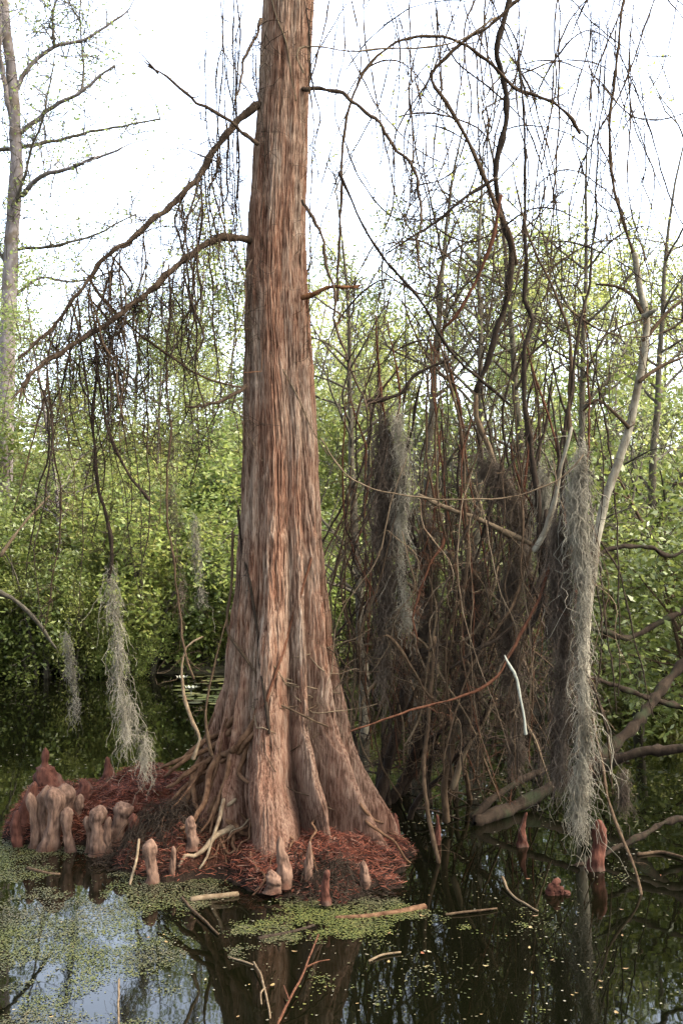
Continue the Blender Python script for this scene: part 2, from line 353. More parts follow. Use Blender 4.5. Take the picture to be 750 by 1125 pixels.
def trace(pts, Y0, Y1, step=.05, amp=.006, wl=.3, rng=R):
    n = len(pts); return wiggle(spline([P(x, y, Y0 + (Y1 - Y0) * t) for (x, y), t in zip(pts, np.linspace(0, 1, n))], step), amp, rng, wl)
def px(r, Y): return r / 2 / F * Y
def twigs(mb, path, n, L, r, rng, down=.3, sub=2, t0=.05):
    """small side twigs along a path"""
    if n <= 0: return np.zeros((0, 3))
    idx = rng.randint(int(len(path) * t0), len(path), n); K = 6
    p = path[idx]; d = nrm(rng.normal(size=(n, 3)) * [1, 1, .8] - [0, 0, down]); ln = L * rng.uniform(.35, 1.3, n)
    pts = [p]
    for q in range(1, K):
        d = nrm(d + rng.normal(size=(n, 3)) * .28 - [0, 0, down * .15]); pts.append(pts[-1] + d * (ln / (K - 1))[:, None])
    PT = np.stack(pts, 1); mb.tubes(PT, np.linspace(1, .35, K)[None] * (r * rng.uniform(.7, 1.3, n))[:, None], 3)
    if sub:
        m = n * sub; bi = rng.randint(0, n, m); kk = rng.randint(1, K, m); p = PT[bi, kk]; d = nrm(rng.normal(size=(m, 3)) - [0, 0, down]); l2 = ln[bi] * rng.uniform(.2, .6, m)
        P3 = np.stack([p, p + d * (l2 * .5)[:, None], p + nrm(d + rng.normal(size=(m, 3)) * .35) * l2[:, None]], 1)
        mb.tubes(P3, np.tile(np.array([.7, .55, .35]) * r, (m, 1)), 3)
        return np.vstack([PT.reshape(-1, 3), P3.reshape(-1, 3)])
    return PT.reshape(-1, 3)

LIMBS = [  # name-label, width0, width1, depth0, depth1, points, twigs
    ('long dark limb drooping to the upper left', 9, 3, 7.25, 6.6, [(290, 112), (265, 130), (246, 150), (222, 188), (205, 210), (175, 236), (145, 262), (120, 280), (100, 303), (66, 350), (40, 378), (22, 392)], 26),
    ('thick limb with a splintered end reaching left', 8, 5, 7.2, 6.5, [(276, 263), (255, 261), (238, 263), (207, 281), (180, 306), (155, 327), (130, 347), (95, 370), (62, 390), (45, 402), (25, 424)], 16),
    ('short broken stub pointing up left', 5, 2.5, 7.1, 6.9, [(285, 160), (262, 140), (245, 130), (215, 110), (190, 92), (173, 76)], 4),
    ('slim limb arching to the right', 5, 2, 7.2, 7.0, [(333, 97), (352, 97), (375, 104), (400, 120), (430, 155), (455, 190), (461, 215), (460, 262), (458, 300)], 14),
    ('short reddish stub on the right', 6, 3.5, 7.1, 7.0, [(330, 326), (345, 322), (362, 317), (382, 316)], 3),
    ('thin twig hanging down the right side', 4, 2, 7.0, 6.9, [(331, 220), (348, 246), (358, 285), (366, 320), (372, 370), (392, 420), (402, 450)], 12),
    ('dark twig low on the left', 5, 2.5, 7.1, 6.9, [(270, 424), (255, 436), (235, 442), (205, 449)], 5),
    ('small hooked twig near the top', 4, 2, 7.1, 6.9, [(288, 20), (278, 45), (266, 75), (260, 110)], 8),
]
limb_paths = []
for lab, w0, w1, y0, y1, pts, nt_ in LIMBS:
    mb = MB(); p = trace(pts, y0, y1, .035, .012, .12); limb_paths.append(p)
    rr0 = np.linspace(px(w0, y0), px(w1, y1), len(p)) * (1 + .12 * np.sin(np.arange(len(p)) * .9 + R.uniform(0, 6)) + R.normal(0, .1, len(p)))
    mb.tube(p, rr0, None, 9); twigs(mb, p, nt_, .45, .004, R, .5, 4)
    if nt_ > 12: twigs(mb, p, nt_ * 2, .5, .003, R, .9, 4, .2)
    if 'splintered' in lab or 'stub' in lab:
        for q in range(4):
            d = nrm(p[-1] - p[-3]) + R.normal(0, .25, 3); mb.tube([p[-1] - d * .02, p[-1] + d * .05, p[-1] + d * R.uniform(.08, .14)], .008, .002, 4)
    part('limb', mb, M['limb_red'] if 'reddish' in lab else M['limb'], cyp, lab)
# limbs out of frame above
for q in range(7):
    a = R.uniform(0, 6.28); z0 = R.uniform(6.5, 10.5); mb = MB()
    c0 = np.array([trunk_axis(z0)[0], TY, z0]); d = np.array([math.cos(a), math.sin(a), .1]); L = R.uniform(1.2, 2.4)
    p = wiggle(spline([c0, c0 + d * L * .35, c0 + d * L * .7 - [0, 0, .1], c0 + d * L - [0, 0, .4]], .06), .02, R); mb.tube(p, .05, .012, 7); twigs(mb, p, 14, .5, .004, R, .3)
    part('limb', mb, M['limb'], cyp)

rng = np.random.RandomState(444); nc = 260; ca = rng.uniform(0, 6.28, nc); cq = np.sqrt(rng.rand(nc)) * 3.6; cz = rng.uniform(7.9, 11.5, nc)
ct = np.stack([-.2 + cq * np.cos(ca), TY + cq * np.sin(ca), cz], 1); mb = MB()
mb.leaves(np.repeat(ct, 90, 0) + rng.normal(0, .22, (nc * 90, 3)), .09, .016, rng); part('crown', mb, M['leaf_mid'], cyp, smooth=False)  # unseen crown above the frame, added to shade the foreground
# roots
def surf(x, y): return float(mound_z(np.array([x]), np.array([y]))[0])
for q in range(46):
    rng = np.random.RandomState(500 + q); mb = MB()
    if q < 32: a = rad(rng.uniform(180, 232)); z0 = rng.uniform(.35, .9) if q < 18 else rng.uniform(.2, .4)
    else: a = rad(rng.uniform(232, 350)); z0 = rng.uniform(.12, .3)
    r0, _ = trunk_r(np.array([a]), np.array([z0]), False); r0 = float(r0[0]) * .97
    cx0 = float(trunk_axis(z0)[0]); pts = []; L = rng.uniform(.18, .55) if q < 30 else rng.uniform(.2, .55)
    n = 9; aa = a; x, y = cx0 + r0 * math.cos(a), TY + r0 * math.sin(a); z = z0
    thick = rng.uniform(.008, .026) if q < 32 else rng.uniform(.004, .01)
    for s in range(n):
        pts.append((x, y, z)); aa += rng.normal(0, .45); x += math.cos(aa) * L / n; y += math.sin(aa) * L / n
        t = (s + 1) / n; g = surf(x, y); rt = float(trunk_r(np.array([math.atan2(y - TY, x - cx0)]), np.array([max(z, .05)]), False)[0][0])
        z = max(g + thick * .3, z0 * (1 - t) ** 1.4 + g * (1 - (1 - t) ** 1.4))
    mb.tube(wiggle(spline(pts, .03), .008, rng), thick * np.linspace(1.15, .45, len(spline(pts, .03))) , None, 8)
    part('root', mb, M['root'] if q % 9 else M['root_pale'], cyp)

def snap(pts, r):
    out = []
    for x, y in pts:
        Y = 6.9
        for _ in range(12):
            p = P(x, y, Y); c_, _w = trunk_axis(p[2]); th_ = -math.pi / 2
            R0 = float(trunk_r(np.array([th_]), np.array([p[2]]), False)[0][0])
            for _k in range(8):
                th_ = -math.acos(max(-.97, min(.97, (p[0] - c_) / R0))); R0 = float(trunk_r(np.array([th_]), np.array([p[2]]), False)[0][0])
            Y = .5 * Y + .5 * (TY + R0 * math.sin(th_) - r)
        out.append(P(x, y, Y))
    return np.array(out)
for q, (w0, w1, pts) in enumerate(((9, 6, [(284, 778), (275, 803), (258, 821), (233, 834), (201, 854), (182, 866)]), (7, 5, [(279, 786), (250, 811), (217, 828), (190, 838), (172, 846)]), (8, 5, [(246, 842), (244, 868), (222, 895), (213, 930)]),
        (8, 5, [(264, 796), (238, 816), (206, 834), (180, 856)]), (9, 6, [(229, 835), (213, 862), (203, 890)]), (7, 4, [(275, 811), (264, 846), (276, 864)]), (5, 3, [(265, 873), (250, 886), (232, 893)]), (4, 3, [(250, 884), (262, 896), (256, 912)]),
        (6, 4, [(284, 800), (262, 828), (240, 850), (232, 880)]), (8, 5, [(268, 780), (240, 806), (214, 822), (195, 842)]), (5, 3, [(345, 800), (372, 850), (400, 890), (424, 908)]), (6, 3, [(380, 860), (398, 890), (412, 915)]), (5, 4, [(256, 830), (225, 848), (196, 872), (186, 892)]))):
    mb = MB(); p = wiggle(spline(snap(pts, px(w0, 7) * .8), .03), .009, R, .2); tt = np.linspace(0, 1, len(p)); p[:, 1] += .06 * np.clip(1 - tt * 5, 0, 1) + .05 * np.clip((tt - .85) * 6, 0, 1)
    mb.tube(p, np.linspace(px(w0, 7), px(w1, 7), len(p)) * (1 + R.normal(0, .08, len(p))) * np.interp(tt, [0, .2, .8, 1], [.5, 1, 1, .5]), None, 8)
    part('root', mb, M['root_pale'] if q in (6, 7) else M['root'], cyp)
# ------------------------------------------------------------------ cypress knees
def knee(bx, by, z0, h, w, seed, lean=(0, 0), prof='round', mat='knee', label='', name='cypress_knee', mb=None):
    rng = np.random.RandomState(seed); n, m = 34, 28
    t = np.linspace(0, 1, n); a = np.linspace(0, 2 * np.pi, m, endpoint=False)
    if prof == 'round': pr = np.interp(t, [0, .15, .5, .78, .9, .97, 1], [1.25, 1.0, .85, .8, .72, .42, .02])
    elif prof == 'cone': pr = np.interp(t, [0, .2, .55, .85, .95, 1], [1.4, 1.05, .7, .42, .3, .02])
    elif prof == 'spire': pr = np.interp(t, [0, .2, .4, .58, .62, .7, .78, .9, .97, 1], [1.25, 1.15, 1.0, .7, .3, .22, .28, .26, .14, .01])
    elif prof == 'knob': pr = np.interp(t, [0, .12, .45, .62, .74, .86, .95, 1], [1.15, .95, .8, .78, 1.0, 1.02, .62, .02])
    else: pr = np.interp(t, [0, .3, .6, .85, 1], [1.3, 1.1, .95, .6, .02])
    A, T = np.meshgrid(a, t); rr2 = w / 2 * pr[:, None] * (1 + .5 * (vn(A / 6.2832 * 5, T * 4 + seed, seed % 90 + 100, 5) - .5) + .34 * (vn(A / 6.2832 * 11, T * 10 + seed, seed % 90 + 200, 11) - .5) + .22 * (vn(A / 6.2832 * 24, T * 6, seed % 90 + 300, 24) - .5))
    bendx = lean[0] * T ** 1.3 + .12 * w * np.sin(T * 5 + seed); bendy = lean[1] * T ** 1.3
    V = np.stack([bx + bendx + rr2 * np.cos(A), by + bendy + rr2 * np.sin(A), z0 + T * h], -1).reshape(-1, 3)
    i = (np.arange(n - 1)[:, None] * m + np.arange(m)[None]).ravel(); j = (np.arange(n - 1)[:, None] * m + (np.arange(m)[None] + 1) % m).ravel()
    own = mb is None; mb = mb or MB(); mb.add(V, np.stack([i, j, j + m, i + m], -1))
    if own: one(name, mb, M[mat], label, 'cypress knee', origin=(bx, by, z0))
KN = [  # px, ytop, ybase, width px, depth, lean px, profile, material, label
    (57, 821, 868, 30, 7.85, -10, 'spire', 'knee_red', 'red spired cypress knee, tallest at the back of the left cluster'),
    (117, 831, 856, 15, 8.0, 2, 'cone', 'knee_red', 'small pointed red knee standing alone on the mound crest'),
    (28, 858, 928, 26, 7.5, 8, 'cone', 'knee_red', 'leaning red brown knee at the far left end of the mound'),
    (57, 864, 928, 24, 7.25, 2, 'knob', 'knee', 'tall pale knobbed knee at the middle of the left cluster'),
    (46, 862, 922, 15, 7.35, 5, 'knob', 'knee', 'slim pale knee pressed against the left of the tall knobbed knee'),
    (68, 860, 920, 20, 7.45, 4, 'knob', 'knee', 'broad pale knee behind the tall knobbed knee'),
    (76, 886, 931, 14, 7.22, -2, 'knob', 'knee', 'short round topped knee right of the tall knobbed knee, at the waterline'),
    (91, 855, 885, 20, 7.7, 0, 'lump', 'knee_red', 'flat topped red knee between the left cluster and the mound crest'),
    (107, 884, 934, 21, 7.15, 3, 'knob', 'knee', 'stout grey brown knee at the waterline beside a twin'),
    (130, 880, 920, 21, 7.3, 2, 'knob', 'knee', 'stout knee with swollen head just left of the black rootlets'),
    (166, 921, 966, 16, 6.56, 1, 'knob', 'knee', 'grey flat headed knee rising in front of the black rootlets'),
    (190, 929, 962, 8, 6.6, 0, 'round', 'knee', 'thin little knee right of the grey flat headed knee'),
    (210, 896, 926, 13, 6.75, 1, 'round', 'knee', 'small pinkish button knee amid the red needles'),
    (147, 874, 890, 12, 7.5, 0, 'lump', 'knee_red', 'low reddish knee bump on the mound top'),
    (311, 918, 966, 17, 6.35, -2, 'cone', 'knee', 'pointed pale knee leaning on the foot of the trunk'),
    (340, 924, 962, 11, 6.4, -1, 'cone', 'knee', 'slim pointed knee right of the pale trunk foot knee'),
    (300, 955, 972, 16, 6.3, 0, 'lump', 'knee', 'low pale knee lump at the mound front edge'),
    (358, 955, 985, 11, 6.1, 0, 'round', 'knee_red', 'small round knee among black rootlets at the mound front'),
    (400, 944, 968, 10, 6.4, 0, 'lump', 'knee', 'low rounded knee at the right front of the mound'),
    (432, 893, 915, 15, 7.5, 0, 'lump', 'knee_red', 'brown knee hump at the right foot of the trunk'),
    (38, 870, 925, 12, 7.3, -4, 'knob', 'knee', 'thin knobbed knee at the left of the pale group, half hidden by the leaning one'),
    (84, 872, 915, 13, 7.5, 3, 'knob', 'knee', 'dull knobbed knee between the tall pale group and the twin knees'),
    (98, 896, 932, 9, 7.2, -2, 'knob', 'knee', 'small stub knee hugging the left side of the stout twin'),
    (118, 897, 930, 10, 7.15, 1, 'round', 'knee', 'small rounded knee wedged between the stout twins'),
    (145, 893, 935, 11, 7.0, 2, 'knob', 'knee_red', 'short reddish knee at the left margin of the black rootlets'),
    (20, 890, 930, 13, 7.35, -2, 'round', 'knee_red', 'low dark knee at the very left tip of the mound'),
    (655, 900, 951, 18, 6.83, 3, 'round', 'knee_red', 'orange red knee standing alone in open water at the right'),
    (572, 892, 924, 10, 7.35, 6, 'cone', 'knee_red', 'slender red knee in the water under the leaning log'),
    (480, 894, 927, 8, 7.4, 0, 'cone', 'knee_red', 'narrow dark red knee in the water by the thin stems'),
]
for q, (x, yt, yb, w_, Y, ln, prof, mt, lab) in enumerate(KN):
    b = P(x, yb, Y); tp = P(x, yt, Y); s = Y / F
    knee(b[0], Y, b[2] - .04, tp[2] - b[2] + .04, w_ * s * .92, 40 + q * 3, (ln * s, 0), prof, mt, lab)
mb = MB()
for dx, dy, hh in ((0, 0, 21), (-5, 2, 16), (5, 5, 12), (9, 9, 8)):
    b = P(611 + dx, 980 + dy, 6.35); b[2] = -.02; knee(b[0], b[1], b[2], hh / F * 6.35, 12 / F * 6.35, 90 + dx, (0, 0), 'round', 'knee_red', mb=mb)
one('cypress_knee', mb, M['knee_red'], 'low red cluster knee barely above the water, right of centre', 'cypress knee')

# ------------------------------------------------------------------ litter on the mound
rng = np.random.RandomState(77); n = 95000
X = rng.uniform(-2.6, .8, n); Y = rng.uniform(6.0, 8.6, n); Zm = mound_z(X, Y)
keep = (Zm > -.005 + .07 * rng.rand(n) ** 2) & (vn(X * 3 + 20, Y * 3 + 20, 41) + rng.uniform(-.3, .3, n) > .2); X, Y, Zm = X[keep], Y[keep], Zm[keep]; n = len(X)
a = rng.uniform(0, 6.28, n); d = np.stack([np.cos(a), np.sin(a), rng.normal(0, .3, n)], 1); ln = rng.uniform(.015, .085, n)[:, None]
c = np.stack([X, Y, Zm + rng.uniform(.002, .03, n)], 1); mb = MB()
mb.tubes(np.stack([c - d * ln / 2, c + rng.normal(0, .004, (n, 3)), c + d * ln / 2], 1), np.tile([.0007, .0015, .0007], (n, 1)) * rng.uniform(.7, 1.8, (n, 1)), 3)
one('needle_litter', mb, M['needle'], 'rust red carpet of fallen cypress needles on the mound', None, kind='stuff')
for lab, (cx0, cy0), n, rx, ry, zz, mt in (('black fibrous rootlets heaped on the left of the mound', (168, 934), 620, .27, .17, .19, 'vine_dark'), ('black rootlet mat at the front edge of the mound', (364, 968), 420, .17, .16, .09, 'vine_dark'),
                                  ('brown rootlets strewn over the middle of the mound', (235, 925), 520, .5, .34, .1, 'root')):
    rng = np.random.RandomState(int(cx0)); mb = MB(); c = PW(cx0, cy0 + 20); K = 9
    a = rng.uniform(0, 6.28, n); q = np.sqrt(rng.rand(n)); x = c[0] + rx * q * np.cos(a); y = c[1] + .15 + ry * q * np.sin(a); a = rng.uniform(0, 6.28, n); pts = []
    hz = rng.rand(n) * zz * (1 - q ** 2)
    for s in range(K):
        pts.append(np.stack([x, y, np.maximum(mound_z(x, y), -.01) + .006 + hz], 1)); a = a + rng.normal(0, .45, n); x = x + np.cos(a) * .03; y = y + np.sin(a) * .03; hz = np.maximum(hz + rng.normal(-.005, .014, n), 0)
    mb.tubes(np.stack(pts, 1), np.tile(rng.uniform(.001, .0028, (n, 1)), (1, K)), 3)
    one('rootlet_mat', mb, M[mt], lab, None, kind='stuff')

# ------------------------------------------------------------------ vines, stems and logs (traced)
def snap(pts, r):
    out = []
    for x, y in pts:
        Y = 6.9
        for _ in range(12):
            p = P(x, y, Y); c_, _w = trunk_axis(p[2]); th_ = -math.pi / 2
            R0 = float(trunk_r(np.array([th_]), np.array([p[2]]), False)[0][0])
            for _k in range(8):
                th_ = -math.acos(max(-.97, min(.97, (p[0] - c_) / R0))); R0 = float(trunk_r(np.array([th_]), np.array([p[2]]), False)[0][0])
            Y = .5 * Y + .5 * (TY + R0 * math.sin(th_) - r)
        out.append(P(x, y, Y))
    return np.array(out)
def woody(name, label, cat, mat, w0, w1, Y0, Y1, pts, ntw=10, tl=.2, tr=.0022, amp=.008, group=None, sides=7, down=.3, seed=None):
    rng = np.random.RandomState(seed if seed is not None else (abs(hash(label)) % 10000 if False else sum(map(ord, label)) % 9973))
    mb = MB(); p = wiggle(spline(snap(pts, px(w0, 7)), .04), amp, rng) if name == 'trunk_vine' else trace(pts, Y0, Y1, .05, amp, .3, rng)
    if cat == 'vine' and not group: w0, w1 = w0 * .68, w1 * .68
    r_ = np.linspace(px(w0, Y0), px(w1, Y1), len(p)) * (1 + .14 * np.sin(np.arange(len(p)) * .8 + rng.uniform(0, 6)) + rng.normal(0, .12, len(p)))
    if group: r_ = r_ * np.interp(np.linspace(0, 1, len(p)), [0, .2, 1], [.3, 1, 1])
    mb.tube(p, r_, None, sides); twigs(mb, p, int(ntw * (1.6 if group is None and cat == 'vine' else 1)), tl, tr * .75, rng, down)
    if mat in ('log', 'white', 'pale'):
        for e in range(len(mb.v)):
            v = mb.v[e]; f_ = (vn(v[:, 0] * 31 + v[:, 2] * 17 + 90, v[:, 1] * 29 + v[:, 2] * 23 + 90, 51) - .5) + .6 * (vn(v[:, 0] * 83 + 90, v[:, 2] * 77 + v[:, 1] * 61 + 90, 52) - .5)
            mb.v[e] = v + f_[:, None] * np.array([.35, .2, 1.0]) * (.02 if mat == 'log' else .007)
    return one(name, mb, M[mat], label, cat, group), p
V_ = 'woody_vine'
G1 = 'woody vines of the tangle right of the cypress'
TR = [
 (V_, 'thick dark vine plunging from the top right of centre and bending left', 'vine', 'vine_dark', 9, 11, 7.6, 7.6, [(562, -30), (558, 5), (546, 50), (553, 88), (556, 128), (547, 168), (546, 214), (556, 256), (561, 285), (557, 326), (547, 360), (535, 396), (523, 430)], 26),
 ('woody_sapling', 'tan stem climbing out of the tangle below the thick dark vine', 'sapling', 'vine_tan', 5, 8, 7.6, 7.7, [(523, 430), (524, 458), (535, 490), (548, 530), (560, 565), (575, 600)], 6),
 (V_, 'brown vine looping left near the top of the tangle', 'vine', 'vine_brown', 5, 8, 7.4, 7.6, [(590, -15), (565, 4), (535, 30), (510, 45), (490, 62), (475, 80), (478, 96), (490, 112), (510, 150), (530, 190), (543, 222), (558, 255), (566, 290)], 18),
 (V_, 'long arched vine crossing above the tangle with a drooping tip', 'vine', 'vine_brown', 4, 6, 7.2, 7.5, [(371, 330), (374, 220), (378, 150), (388, 105), (404, 72), (435, 46), (475, 40), (505, 48), (535, 66), (565, 95), (595, 108), (622, 125), (636, 146)], 22),
 (V_, 'pale hoop of vine clinging around the upper trunk', 'vine', 'vine_tan', 3, 3, 6.9, 7.3, [(335, 80), (327, 66), (328, 54), (345, 52), (380, 55), (430, 53), (480, 52), (515, 38), (545, 18)], 8),
 (V_, 'dark vine rising right from the middle of the tangle to the thick vine', 'vine', 'vine_dark', 3, 6, 7.4, 7.5, [(425, 279), (450, 262), (475, 246), (505, 221), (528, 206), (545, 196)], 12),
 (V_, 'straight dark vine dropping beside the pale slender trunk', 'vine', 'vine_brown', 4, 6, 8.2, 8.2, [(690, -20), (683, 18), (675, 75), (670, 150), (672, 205), (684, 240), (697, 280)], 22),
 (V_, 'knobbed black vine with a kink above the big moss column', 'vine', 'vine_dark', 3, 12, 7.3, 7.2, [(570, 60), (574, 130), (578, 200), (575, 250), (577, 290), (577, 330), (586, 351), (576, 381), (574, 431), (583, 481), (588, 530), (591, 575), (597, 640), (603, 700)], 24),
 (V_, 'slanting vine from the upper left into the heart of the tangle', 'vine', 'vine_dark', 4, 5, 7.0, 7.4, [(372, 190), (395, 240), (420, 281), (442, 308), (465, 336), (482, 366), (500, 391), (525, 416), (560, 445)], 18),
 (V_, 'red brown bent vine with a broken tip left of the tangle top', 'vine', 'vine_red', 6, 5, 7.1, 7.2, [(550, 215), (543, 255), (535, 281), (527, 300), (515, 321), (500, 348), (486, 361)], 6),
 (V_, 'dark elbowed vine sagging above the brown moss bundle', 'vine', 'vine_dark', 8, 4, 7.2, 7.2, [(402, 443), (420, 439), (440, 431), (448, 420), (456, 411), (475, 402), (495, 396)], 10),
 (V_, 'brown forked vine left above the moss column', 'vine', 'vine_brown', 2, 7, 7.2, 7.0, [(560, 180), (575, 240), (592, 286), (605, 313), (616, 342), (625, 366), (628, 400), (625, 440), (624, 482)], 10),
 (V_, 'dark upright vine leaning over the pale stem', 'vine', 'vine_dark', 2, 7, 7.1, 6.95, [(668, 30), (660, 120), (655, 200), (652, 250), (649, 290), (647, 321), (637, 352), (632, 376), (627, 431), (622, 470), (618, 520), (612, 580), (603, 615), (594, 662), (577, 696)], 20),
 ('woody_sapling', 'bleached pale stem leaning in front of the moss column', 'sapling', 'pale', 3, 8, 6.9, 6.95, [(626, 470), (622, 490), (614, 522), (610, 551), (600, 580), (586, 604)], 3),
 (V_, 'long red brown vine sweeping low across the tangle to the trunk', 'vine', 'vine_red', 6, 3, 6.9, 6.6, [(614, 585), (603, 622), (592, 660), (576, 690), (560, 717), (545, 742), (525, 757), (500, 767), (450, 782), (410, 794), (384, 803)], 12),
 (V_, 'second dark vine curving beside the red brown sweep', 'vine', 'vine_dark', 8, 5, 7.2, 7.1, [(600, 560), (598, 610), (588, 648), (568, 680), (548, 700), (520, 716), (495, 735)], 12),
 ('woody_sapling', 'light brown upright stem entering the water left of the thin stems', 'sapling', 'vine_brown', 5, 8, 7.7, 7.75, [(512, 690), (508, 740), (503, 785), (494, 830), (487, 866), (490, 902)], 6),
 ('woody_sapling', 'light brown slanting stem leaning against its upright neighbour', 'sapling', 'vine_tan', 4, 6, 7.7, 7.7, [(545, 765), (528, 797), (510, 830), (496, 866)], 3),
 ('woody_sapling', 'crooked grey brown stem touching the water nearest the trunk', 'sapling', 'vine_brown', 5, 5, 7.3, 6.95, [(478, 700), (472, 760), (467, 825), (466, 860), (470, 892), (475, 925), (483, 956)], 6),
 ('white_stick', 'bleached white stick dangling in the dark tangle', 'stick', 'white', 2.2, 4.0, 6.7, 6.7, [(554, 720), (562, 733), (569, 748), (572, 770), (575, 790), (576, 806)], 0),
 ('leaning_log', 'thick mossy log leaning out of the water toward the right edge', 'log', 'log', 15, 11, 7.9, 9.6, [(524, 903), (548, 893), (575, 881), (615, 860), (655, 834), (695, 799), (725, 758), (752, 728), (790, 690)], 6),
 ('leaning_log', 'slim smooth log lying just above the thick mossy log', 'log', 'log', 8, 6, 7.95, 8.3, [(518, 898), (534, 883), (552, 868), (575, 857), (602, 844), (640, 826)], 2),
 ('leaning_log', 'curved log running level to the right edge behind the big moss column', 'log', 'log', 9, 13, 8.2, 8.0, [(640, 858), (660, 845), (680, 833), (705, 826), (730, 824), (752, 821), (800, 818)], 3),
 ('sunken_log', 'black branch lying half under water at the right edge', 'branch', 'log', 9, 4, 7.3, 6.9, [(790, 885), (752, 898), (720, 910), (688, 925), (660, 940), (628, 955)], 4),
 ('woody_sapling', 'thin bent stick standing in the water at the far right', 'stick', 'vine_brown', 2.5, 4, 7.2, 6.3, [(650, 790), (656, 822), (665, 860), (675, 900), (692, 945), (706, 996)], 3),
 (V_, 'dark branch arching over the water at the right edge', 'branch', 'log', 8, 5, 9.8, 9.3, [(790, 640), (752, 669), (722, 684), (700, 698), (682, 702), (665, 694), (650, 690)], 10),
 (V_, 'lowest dark branch sloping to the right over the water', 'branch', 'log', 4, 8, 9.0, 9.2, [(640, 742), (660, 748), (690, 758), (715, 768), (752, 778), (790, 785)], 8),
 (V_, 'dark branch above the arching branch at the right', 'branch', 'log', 6, 4, 9.0, 9.4, [(640, 618), (665, 606), (690, 601), (715, 602), (735, 610), (760, 600)], 10),
 (V_, 'fine pale vine looped across the middle of the tangle', 'vine', 'vine_tan', 2.2, 2.2, 6.6, 6.6, [(352, 480), (380, 520), (420, 541), (470, 547), (520, 548), (570, 545), (610, 528), (640, 500)], 4),
 (V_, 'tan branch crossing behind the pale stem', 'branch', 'vine_tan', 5, 6, 7.2, 7.3, [(460, 545), (485, 556), (510, 565), (540, 577), (568, 590), (592, 604)], 5),
 (V_, 'thick twisted black vine at the left foot of the tangle', 'vine', 'vine_dark', 6, 20, 8.3, 8.4, [(455, 560), (446, 610), (440, 660), (436, 710), (445, 760), (434, 810), (420, 862), (412, 900)], 30),
 (V_, 'thick black vine crossing behind the twisted one', 'vine', 'vine_dark', 5, 16, 8.4, 8.6, [(405, 560), (418, 620), (432, 680), (455, 730), (470, 780), (455, 830), (436, 868), (420, 890)], 26),
 (V_, 'black vine slanting down to the water right of the trunk', 'vine', 'vine_dark', 4, 13, 8.6, 8.5, [(520, 620), (500, 670), (478, 720), (452, 770), (430, 820), (415, 870)], 24),
 (V_, 'arched black vine bowing low over the dark water', 'vine', 'vine_dark', 4, 10, 8.8, 8.8, [(640, 690), (600, 700), (560, 740), (530, 790), (490, 820), (455, 850), (440, 876)], 20),
 # on and left of the trunk
 ('trunk_vine', 'dark vine creeping up the left face of the trunk', 'vine', 'vine_dark', 4, 6, 6.98, 6.62, [(262, 560), (265, 600), (274, 640), (283, 690), (286, 730), (291, 770), (296, 806)], 8),
 ('trunk_vine', 'dark vine slanting across the face of the trunk', 'vine', 'vine_red', 5, 5, 6.92, 6.6, [(338, 580), (343, 606), (333, 645), (318, 690), (304, 735), (292, 772)], 5),
 ('trunk_vine', 'pale thin vine trailing diagonally down the trunk', 'vine', 'vine_tan', 2, 2, 6.95, 6.75, [(270, 355), (290, 378), (310, 405), (325, 432), (342, 470), (360, 500)], 3),
 ('trunk_vine', 'grey vine clinging to the top of the trunk', 'vine', 'vine_tan', 2.5, 3, 7.05, 7.0, [(296, -10), (304, 20), (314, 48), (320, 80), (325, 110)], 5),
 ('trunk_vine', 'looped twig crossing the lower trunk from the left', 'vine', 'vine_brown', 4, 3, 6.55, 6.45, [(283, 768), (310, 776), (335, 788), (360, 798)], 5),
 ('trunk_vine', 'straight thin twig sticking out across the lower trunk', 'vine', 'vine_tan', 3, 2, 6.6, 6.4, [(283, 746), (315, 750), (345, 756), (374, 762)], 4),
 ('trunk_vine', 'dark vine rising beside the lower left of the trunk', 'vine', 'vine_brown', 5, 5, 6.9, 6.75, [(256, 585), (254, 640), (250, 690), (268, 720), (283, 742)], 8),
 ('looped_sapling', 'looped pale root stem standing left of the trunk base', 'sapling', 'root_pale', 1.5, 5, 7.0, 6.9, [(222, 700), (206, 712), (200, 740), (204, 770), (212, 795), (218, 812), (212, 835)], 5),
 ('looped_sapling', 'thin upright reddish stem left of the trunk base', 'sapling', 'vine_brown', 1.2, 4, 7.0, 6.9, [(248, 680), (236, 730), (228, 770), (226, 800), (232, 830)], 6),
 (V_, 'dark forked vine dangling from the upper left limb', 'vine', 'vine_dark', 4, 3, 6.8, 6.6, [(218, 190), (214, 215), (205, 245), (200, 275)], 8),
 (V_, 'long dark vine hanging from the limb end and bowing right', 'vine', 'vine_dark', 4, 5, 6.7, 6.7, [(104, 345), (105, 385), (108, 420), (115, 455), (128, 495), (145, 525), (163, 548)], 14),
 (V_, 'thick dark vine falling straight to the left moss', 'vine', 'vine_dark', 4, 7, 6.7, 6.8, [(108, 390), (102, 440), (106, 500), (110, 545), (117, 575), (123, 605), (120, 640)], 14),
 (V_, 'slender vine from the upper limb down to the pond', 'vine', 'vine_brown', 3, 4, 6.9, 6.9, [(185, 290), (186, 340), (184, 400), (186, 470), (184, 540), (190, 620), (200, 690), (212, 745)], 26),
 (V_, 'dark drooping vine right of the slender one', 'vine', 'vine_dark', 4, 3, 6.9, 6.8, [(200, 300), (212, 335), (225, 370), (216, 388), (206, 400)], 8),
 (V_, 'thin vine crossing diagonally below the two limbs', 'vine', 'vine_brown', 5, 3, 6.8, 7.0, [(95, 305), (125, 340), (165, 375), (205, 405), (240, 420), (266, 425)], 16),
 ('woody_sapling', 'brown bent branch reaching in from the left edge above the pond', 'branch', 'twig_grey', 6, 3, 8.5, 8.8, [(-20, 640), (0, 650), (20, 662), (45, 690), (62, 712)], 8),
